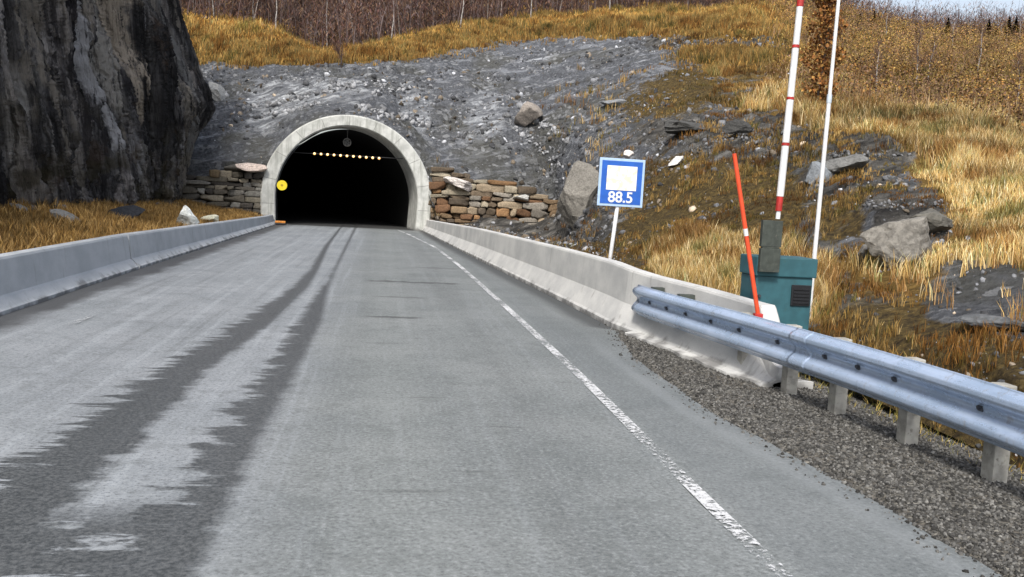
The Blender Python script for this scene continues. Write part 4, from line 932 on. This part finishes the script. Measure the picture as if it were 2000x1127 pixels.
# golden grass near and middle
wgt = zq['G']**1.6*np.clip(.55+1.5*patch, .06, 1.6) + .30*zq['D']*np.clip(.25+patch, 0, 1) + .22*zq['R']*(patch > .0)*(qx.reshape(patch.shape) > 1330) + .3*zq['B']
P, k = sample(wgt, 72000, 1.4); Q = tufts(P, 9, .12); dd_ = np.linalg.norm(Q-CAM, axis=1); n = len(Q)
tone = np.repeat(fbm(P*.35+3, 3), 9)
cg = pal(n, GOLD, [.3, .25, .2, .12, .13]); cg = cg*np.clip(1.0+.9*tone, .45, 1.6)[:, None]
gr_ = np.repeat(rng.random(len(P)) < .12, 9); cg[gr_] = cg[gr_]*np.array([.45, .62, .5])
zk = {q: np.repeat(zq[q].ravel()[k], 9) for q in 'GDRB'}
farm = np.clip((dd_-46)/8, 0, 1); yr = np.repeat((k % (NV-1)), 9); hi2 = np.clip((yr-sum(SV[:5])-8)/36., 0, 1)**3*(yr < sum(SV[:6]))
moor = pal(n, [(.27,.165,.045), (.34,.215,.07), (.18,.115,.035), (.13,.115,.045), (.22,.12,.035)])*np.clip(1+.8*tone, .45, 1.5)[:, None]*(1+.9*hi2)[:, None]
cg = cg*(1-farm)[:, None]+moor*farm[:, None]
tn3 = np.repeat(fbm(P*.9+8, 3), 9); cg = np.where((tn3 > .16)[:, None], cg*np.array([.55, .43, .33]), cg); cg = np.where((tn3 < -.30)[:, None], cg*np.array([.45, .52, .42]), cg)
cg = np.where((zk['D']+zk['R'] > .45)[:, None], cg*np.array([.50, .44, .32]), cg); hk = np.where(zk['D']+zk['R'] > .45, .45, 1)
h = hk*(.14+.32*rng.random(n))*np.clip(dd_/28, .75, 1.25)*np.repeat(np.clip(1+1.1*fbm(P*.6, 2), .5, 1.7), 9)
blades('golden_grass', Q, h, .0035+.0006*dd_, cg, M['blade'], .45)
# orange moorland band on the crest above the scree
crest = zq['G']*(cdist > 52)
P, k = sample(crest*np.clip(.5+patch, .1, 1.5), 9000, 0); Q = tufts(P, 7, .16); n = len(Q)
yrow = (k % (NV-1)); hi_ = np.repeat(np.clip((yrow-sum(SV[:5]))/44., 0, 1), 7)
cg = pal(n, [(.29,.16,.04), (.36,.22,.06), (.21,.115,.03), (.13,.11,.04)], [.35, .3, .2, .15])*(1+ .9*hi_**3)[:, None]
blades('moor_grass', Q, .12+.30*rng.random(n), np.full(n, .055), cg, M['blade'], .6)
# verge grass
n0 = 9000; vy_ = 8+40*rng.random(n0)**1.2; vx = -5.66-5.0*rng.random(n0)
ky = np.clip(((vy_+6)/55*419), 0, 419).astype(int); xa_, xb_ = VERGE[ky, 0, 0], VERGE[ky, -1, 0]; ku = np.clip(((vx-xa_)/(xb_-xa_)*69), 0, 69).astype(int); P = np.stack([vx, vy_, VERGE[ky, ku, 2]], -1)
P = P[(rng.random(n0) < np.clip(1.25-(-5.6-P[:, 0])/4.2, .12, 1))]; Q = tufts(P, 9, .12); n = len(Q)
cg = pal(n, [(.32,.195,.06), (.24,.135,.04), (.40,.26,.10), (.17,.10,.035)], None)*np.clip(1+.8*np.repeat(fbm(P*.7, 2), 9), .4, 1.5)[:, None]
blades('verge_grass', Q, .10+.22*rng.random(n), np.full(n, .022), cg, M['blade'], .6)
# low growth on the slope under the blue sign and along the shoulder edge
n0 = 500; Pz = np.stack([4.9+.9*rng.random(n0), 4+8*rng.random(n0), np.full(n0, -.10)], -1); Q = tufts(Pz, 7, .06); n = len(Q)
blades('shoulder_grass', Q, .05+.13*rng.random(n), np.full(n, .008), pal(n, [(.30,.24,.06), (.42,.30,.10), (.14,.14,.04)]), M['blade'], .8)

# brush on the right hillside: twigs and small leaf faces
P, k = sample(zq['B']*np.clip(.7+1.3*patch2, .15, 2), 5200, .3); Q = tufts(P, 7, .35); n = len(Q)
hh = np.repeat(.5+1.3*rng.random(len(P)), 7)
blades('brush_twigs', Q, hh*(.6+.4*rng.random(n)), np.full(n, .04), pal(n, [(.24,.15,.08), (.15,.095,.06), (.30,.21,.11), (.20,.11,.05)]), M['blade'], .55, 1.1)
def leaves(name, C, spread, size, colr, mat, kind='stuff', parent=None, loc=None):
    n = len(C); c = C + rng.normal(size=(n, 3))*spread; Rm = rotm(n)
    tri = np.array([[-.5, -.4, 0], [.5, -.3, 0], [.35, .5, .1], [-.45, .4, -.05]])
    V = np.einsum('nij,vj->nvi', Rm, tri)*size[:, None, None] + c[:, None, :]
    Fc = np.arange(n*4).reshape(-1, 4)
    o = np_obj(name, V.reshape(-1, 3), Fc, mat, cols=np.clip(np.repeat(colr, 4, 0), 0, .9), parent=parent, loc=loc)
    if kind: tag(o, kind=kind)
    return o
cen = np.repeat(P, 50, 0) + np.stack([rng.normal(size=len(P)*50)*.5, rng.normal(size=len(P)*50)*.5, np.repeat(.7+1.5*rng.random(len(P)), 50)*rng.random(len(P)*50)], -1)
tone = np.repeat(fbm(P*.16+4, 3), 50); tn2 = np.repeat(.5+.9*fbm(P*.5+1, 2)+.25*rng.normal(size=len(P)), 50)
c1 = np.array([.34, .22, .065]); c2 = np.array([.20, .145, .045]); c3 = np.array([.33, .165, .05]); c4 = np.array([.20, .12, .075])
lc = np.where((tn2 < .34)[:, None], c1, np.where((tn2 < .58)[:, None], c2, np.where((tn2 < .76)[:, None], c3, c4)))*np.clip(1+1.3*tone, .4, 1.7)[:, None]*(1+.25*rng.normal(size=(len(cen), 1)))
leaves('brush_leaves', cen, .08, .04+.05*rng.random(len(cen)), lc, M['blade'])

# far bare wood behind the crest: one mass of trunks and twigs
P, k = sample(zq['F'], 6500, .5); n = len(P); sh = .6+.8*rng.random(n)
blades('bare_wood_trunks', P, 3.5*sh, .05+.05*rng.random(n), pal(n, [(.13,.10,.095), (.10,.07,.065), (.24,.21,.19), (.07,.045,.04)], [.4, .3, .06, .24]), M['blade'], .35, 1.0)
K_ = 34; Q = np.repeat(P, K_, 0) + rng.normal(size=(n*K_, 3))*np.array([.6, .6, 0]); z_ = rng.random(n*K_)**.8*3.0*np.repeat(sh, K_); m_ = n*K_
blades('bare_wood_twigs', Q, .15+.4*rng.random(m_), np.full(m_, .045), pal(m_, [(.15,.075,.055), (.10,.05,.045), (.20,.11,.07), (.19,.12,.07), (.13,.10,.10)])*(1+.9*np.repeat(fbm(P*.25, 2), K_))[:, None], M['blade'], 2.2, 1.0, zoff=z_)

# ------------------------------------------------------------------ single trees
def birch_mesh(seed, H_=5.5, leafy=0, tint=(.5,.48,.45)):
    rr = random.Random(seed); bt = bmesh.new(); pts = [Vector((0, 0, -.2))]; x = y = 0
    for k in range(1, 8):
        x += rr.uniform(-.10, .10); y += rr.uniform(-.10, .10); pts.append(Vector((x, y, H_*k/7)))
    for i in range(7): tube(bt, pts[i], pts[i+1], .055*(1-i/7.6), .055*(1-(i+1)/7.6), n=7, caps=False)
    br = []
    for k in range(22):
        f = rr.uniform(.22, .97); i = min(6, int(f*7)); p = pts[i].lerp(pts[i+1], f*7-i); a = rr.uniform(0, 6.28); L_ = (1.1-f)*H_*.30+.15
        q = p+Vector((math.cos(a)*L_*.55, math.sin(a)*L_*.55, L_*.9)); br.append((p, q))
    bb = bmesh.new()
    for p, q in br:
        tube(bb, p, q, .016, .006, n=4, caps=False)
        for j in range(6):
            s = p.lerp(q, rr.uniform(.3, 1)); e_ = s+Vector((rr.uniform(-.35, .35), rr.uniform(-.35, .35), rr.uniform(.05, .5))); tube(bb, s, e_, .008, .003, n=3, caps=False)
    return bt, bb, br
M['bark'] = mat_simple('pale_birch_bark', (.46,.43,.40), .9, 0, .5, 7, (.08,.07,.065))
M['bark_dark'] = mat_simple('dark_bark', (.07,.055,.05), .9, 0, .4, 7)
M['twig'] = mat_simple('red_brown_twig', (.13,.075,.06), .9)
protos = []
def make_birch(name, seed, loc, label, cat, group, mat, H_=5.5):
    e = empty(name, loc, label, cat, group); bt, bb, br = birch_mesh(seed, H_)
    bm_obj('trunk', bt, mat, e, smooth=True); bm_obj('crown', bb, M['twig'], e); return e
def copy_tree(o, parent=None):
    c_ = o.copy(); col.objects.link(c_)
    if parent is not None: c_.parent = parent
    for ch in list(o.children): copy_tree(ch, c_)
    return c_
spots = [(495, 46, 'bare birch with pale trunk standing left of the valley dip'), (535, 62, 'slim bare birch behind the crest just left of the valley dip'), (640, 92, 'bare birch standing in the valley dip above the tunnel arch'),
 (765, 76, 'bare birch on the crest right of the valley dip'), (1038, 36, 'bare birch with the palest trunk, above the right stone wall'), (900, 58, 'bare birch on the crest above the right side of the arch'), (1190, 20, 'bare birch on the crest above the blue sign'),
 (1340, 16, 'bare birch on the crest above the orange stake'), (420, 34, 'bare birch beside the top of the dark cliff')]
pb = None; hist = []
for i, (px, py, lb) in enumerate(spots):
    P = surf(px, py, sum(SV[:6])); 
    if i < 3: e = make_birch('birch_tree', 60+i, tuple(P), lb, 'tree', 'bare birches on the crest', M['bark'], 5.5); hist.append(e)
    else: e = copy_tree(hist[i % 3]); e.location = tuple(P); e['label'] = lb
    e.rotation_euler.z = i*1.3; e.scale = (1, 1, .9+.1*(i % 3))
spots2 = [(1712, 190, 'bare pale trunk in the brush right of the white pole'), (1790, 178, 'whitish short birch trunk in the middle of the right hillside brush'), (1808, 182, 'whitish birch trunk close right of another in the hillside brush'), (1905, 150, 'thin bare birch high on the right hillside'), (1985, 225, 'bare birch in the brush at the right frame edge'),
  (1730, 80, 'bare birch just below the skyline right of the white pole'), (1860, 95, 'bare birch below the skyline in the right hillside brush')]
hist2 = []
for i, (px, py, lb) in enumerate(spots2):
    P = surf(px, py, sum(SV[:6]))
    if i < 2: e = make_birch('birch_tree', 80+i, tuple(P), lb, 'tree', 'birches in the hillside brush', M['bark'], 3.4); hist2.append(e)
    else: e = copy_tree(hist2[i % 2]); e.location = tuple(P); e['label'] = lb
    e.rotation_euler.z = i*2.1; e.scale = (.8, .8, .8+.12*(i % 2))
# rust coloured rowan between the two poles
P = surf(1598, 215, sum(SV[:4])); e = empty('rowan_bush', tuple(P), 'rust red leafy bush between the gate arm and the white pole', 'bush')
bt, bb, br = birch_mesh(91, 5.2); bm_obj('trunk', bt, M['bark_dark'], e); 
cen = []
for k in range(5200):
    z = rng.random()*5.6+.2; r = .62*math.sqrt(rng.random())*(1.15-.45*abs(z/5.6-.5)*2)*(1+.3*math.sin(z*5+3)); a = rng.random()*6.28; cen.append((r*math.cos(a), r*math.sin(a)*1.1, z))
cen = np.array(cen); cen[:, :2] *= (1+.5*fbm(cen*np.array([.4, .4, 1.1])+6, 3))[:, None]; keepm = fbm(cen*2.2, 3) > -.12; cen = cen[keepm]
leaves('crown', cen, .05, .08+.05*rng.random(len(cen)), pal(len(cen), [(.29,.12,.035), (.23,.10,.03), (.33,.18,.05), (.19,.095,.035)]), M['blade'], kind=None, parent=e)
bm_obj('branches', bb, M['twig'], e)
# dark trees on the skyline
def conifer(seed, H_):
    rr = np.random.default_rng(seed); bt = bmesh.new(); tube(bt, (0, 0, -.3), (0, 0, H_*.98), .07, .01, n=7)
    n = 900; z = H_*(.12+.88*rr.random(n)**1.1); rad = (1-z/H_)*H_*.20+.05; a = rr.random(n)*6.28
    c0 = np.stack([a*0, a*0, z], -1); d = np.stack([np.cos(a)*rad, np.sin(a)*rad, -.25*rad], -1)*rr.uniform(.5, 1.1, (n, 1)); s = np.stack([-np.sin(a), np.cos(a), a*0], -1)*(.05+.06*rad[:, None])
    V = np.stack([c0, c0+d*.6-s, c0+d, c0+d*.6+s], 1).reshape(-1, 3); return bt, V, np.arange(n*4).reshape(-1, 4)
M['needle'] = mat_simple('dark_needles', (.028,.035,.022), .9)
sky_px = [1676, 1694, 1706, 1718, 1735, 1752, 1764, 1778, 1786, 1801, 1822, 1836, 1852, 1868, 1884, 1899, 1912, 1928, 1944, 1952, 1966, 1979, 1991]
cp = []
for i, px in enumerate(sky_px):
    py = np.interp(px, [1676, 1700, 1800, 1900, 2000], [50, 57, 75, 80, 80]); P = surf(px, py, sum(SV[:7]), sum(SV[:8])+12)
    con = i % 3 != 1
    if con:
        if len(cp) < 3:
            e = empty('conifer_tree', tuple(P), 'x', 'tree', 'conifers on the skyline'); bt, V, Fc = conifer(300+i, 2.6); bm_obj('trunk', bt, M['bark_dark'], e); np_obj('crown', V, Fc, M['needle'], parent=e); cp.append(e)
        else: e = copy_tree(cp[i % 3]); e.location = tuple(P)
        s = .35+.75*rng.random(); s *= .8; e.scale = (s*1.5, s*1.5, s)
    else:
        e = copy_tree(hist2[i % 2]); e.location = tuple(P); e.name = 'bare_tree'; e['label'] = 'small bare tree on the skyline among the dark conifers'; e['group'] = 'bare trees on the skyline'; s = .5+.3*rng.random(); e.scale = (s, s, s)
    lbs = ('leftmost', 'second from the left', 'third from the left', 'fourth from the left', 'fifth from the left', 'sixth from the left', 'seventh from the left', 'eighth from the left', 'ninth from the left', 'tenth from the left', 'eleventh from the left', 'twelfth from the left', 'thirteenth from the left', 'fourteenth from the left', 'fifteenth from the left', 'rightmost')
    nc = i-(i+1)//3 if con else (i-1)//3
    e['label'] = ('small dark conifer on the skyline, ' + (lbs[nc] if px != 1991 else 'rightmost')) if con else 'bare grey tree on the skyline, ' + (lbs[nc] + ' of the bare ones')
    e.rotation_euler.z = i*.9
# small dark dead snag in the notch above the arch
P = surf(668, 128, sum(SV[:3])); e = make_birch('dead_snag', 120, tuple(P), 'small dark dead snag in the notch right above the tunnel arch', 'dead tree', None, M['bark_dark'], 1.3); e.rotation_euler = (0, R(-12), 0)
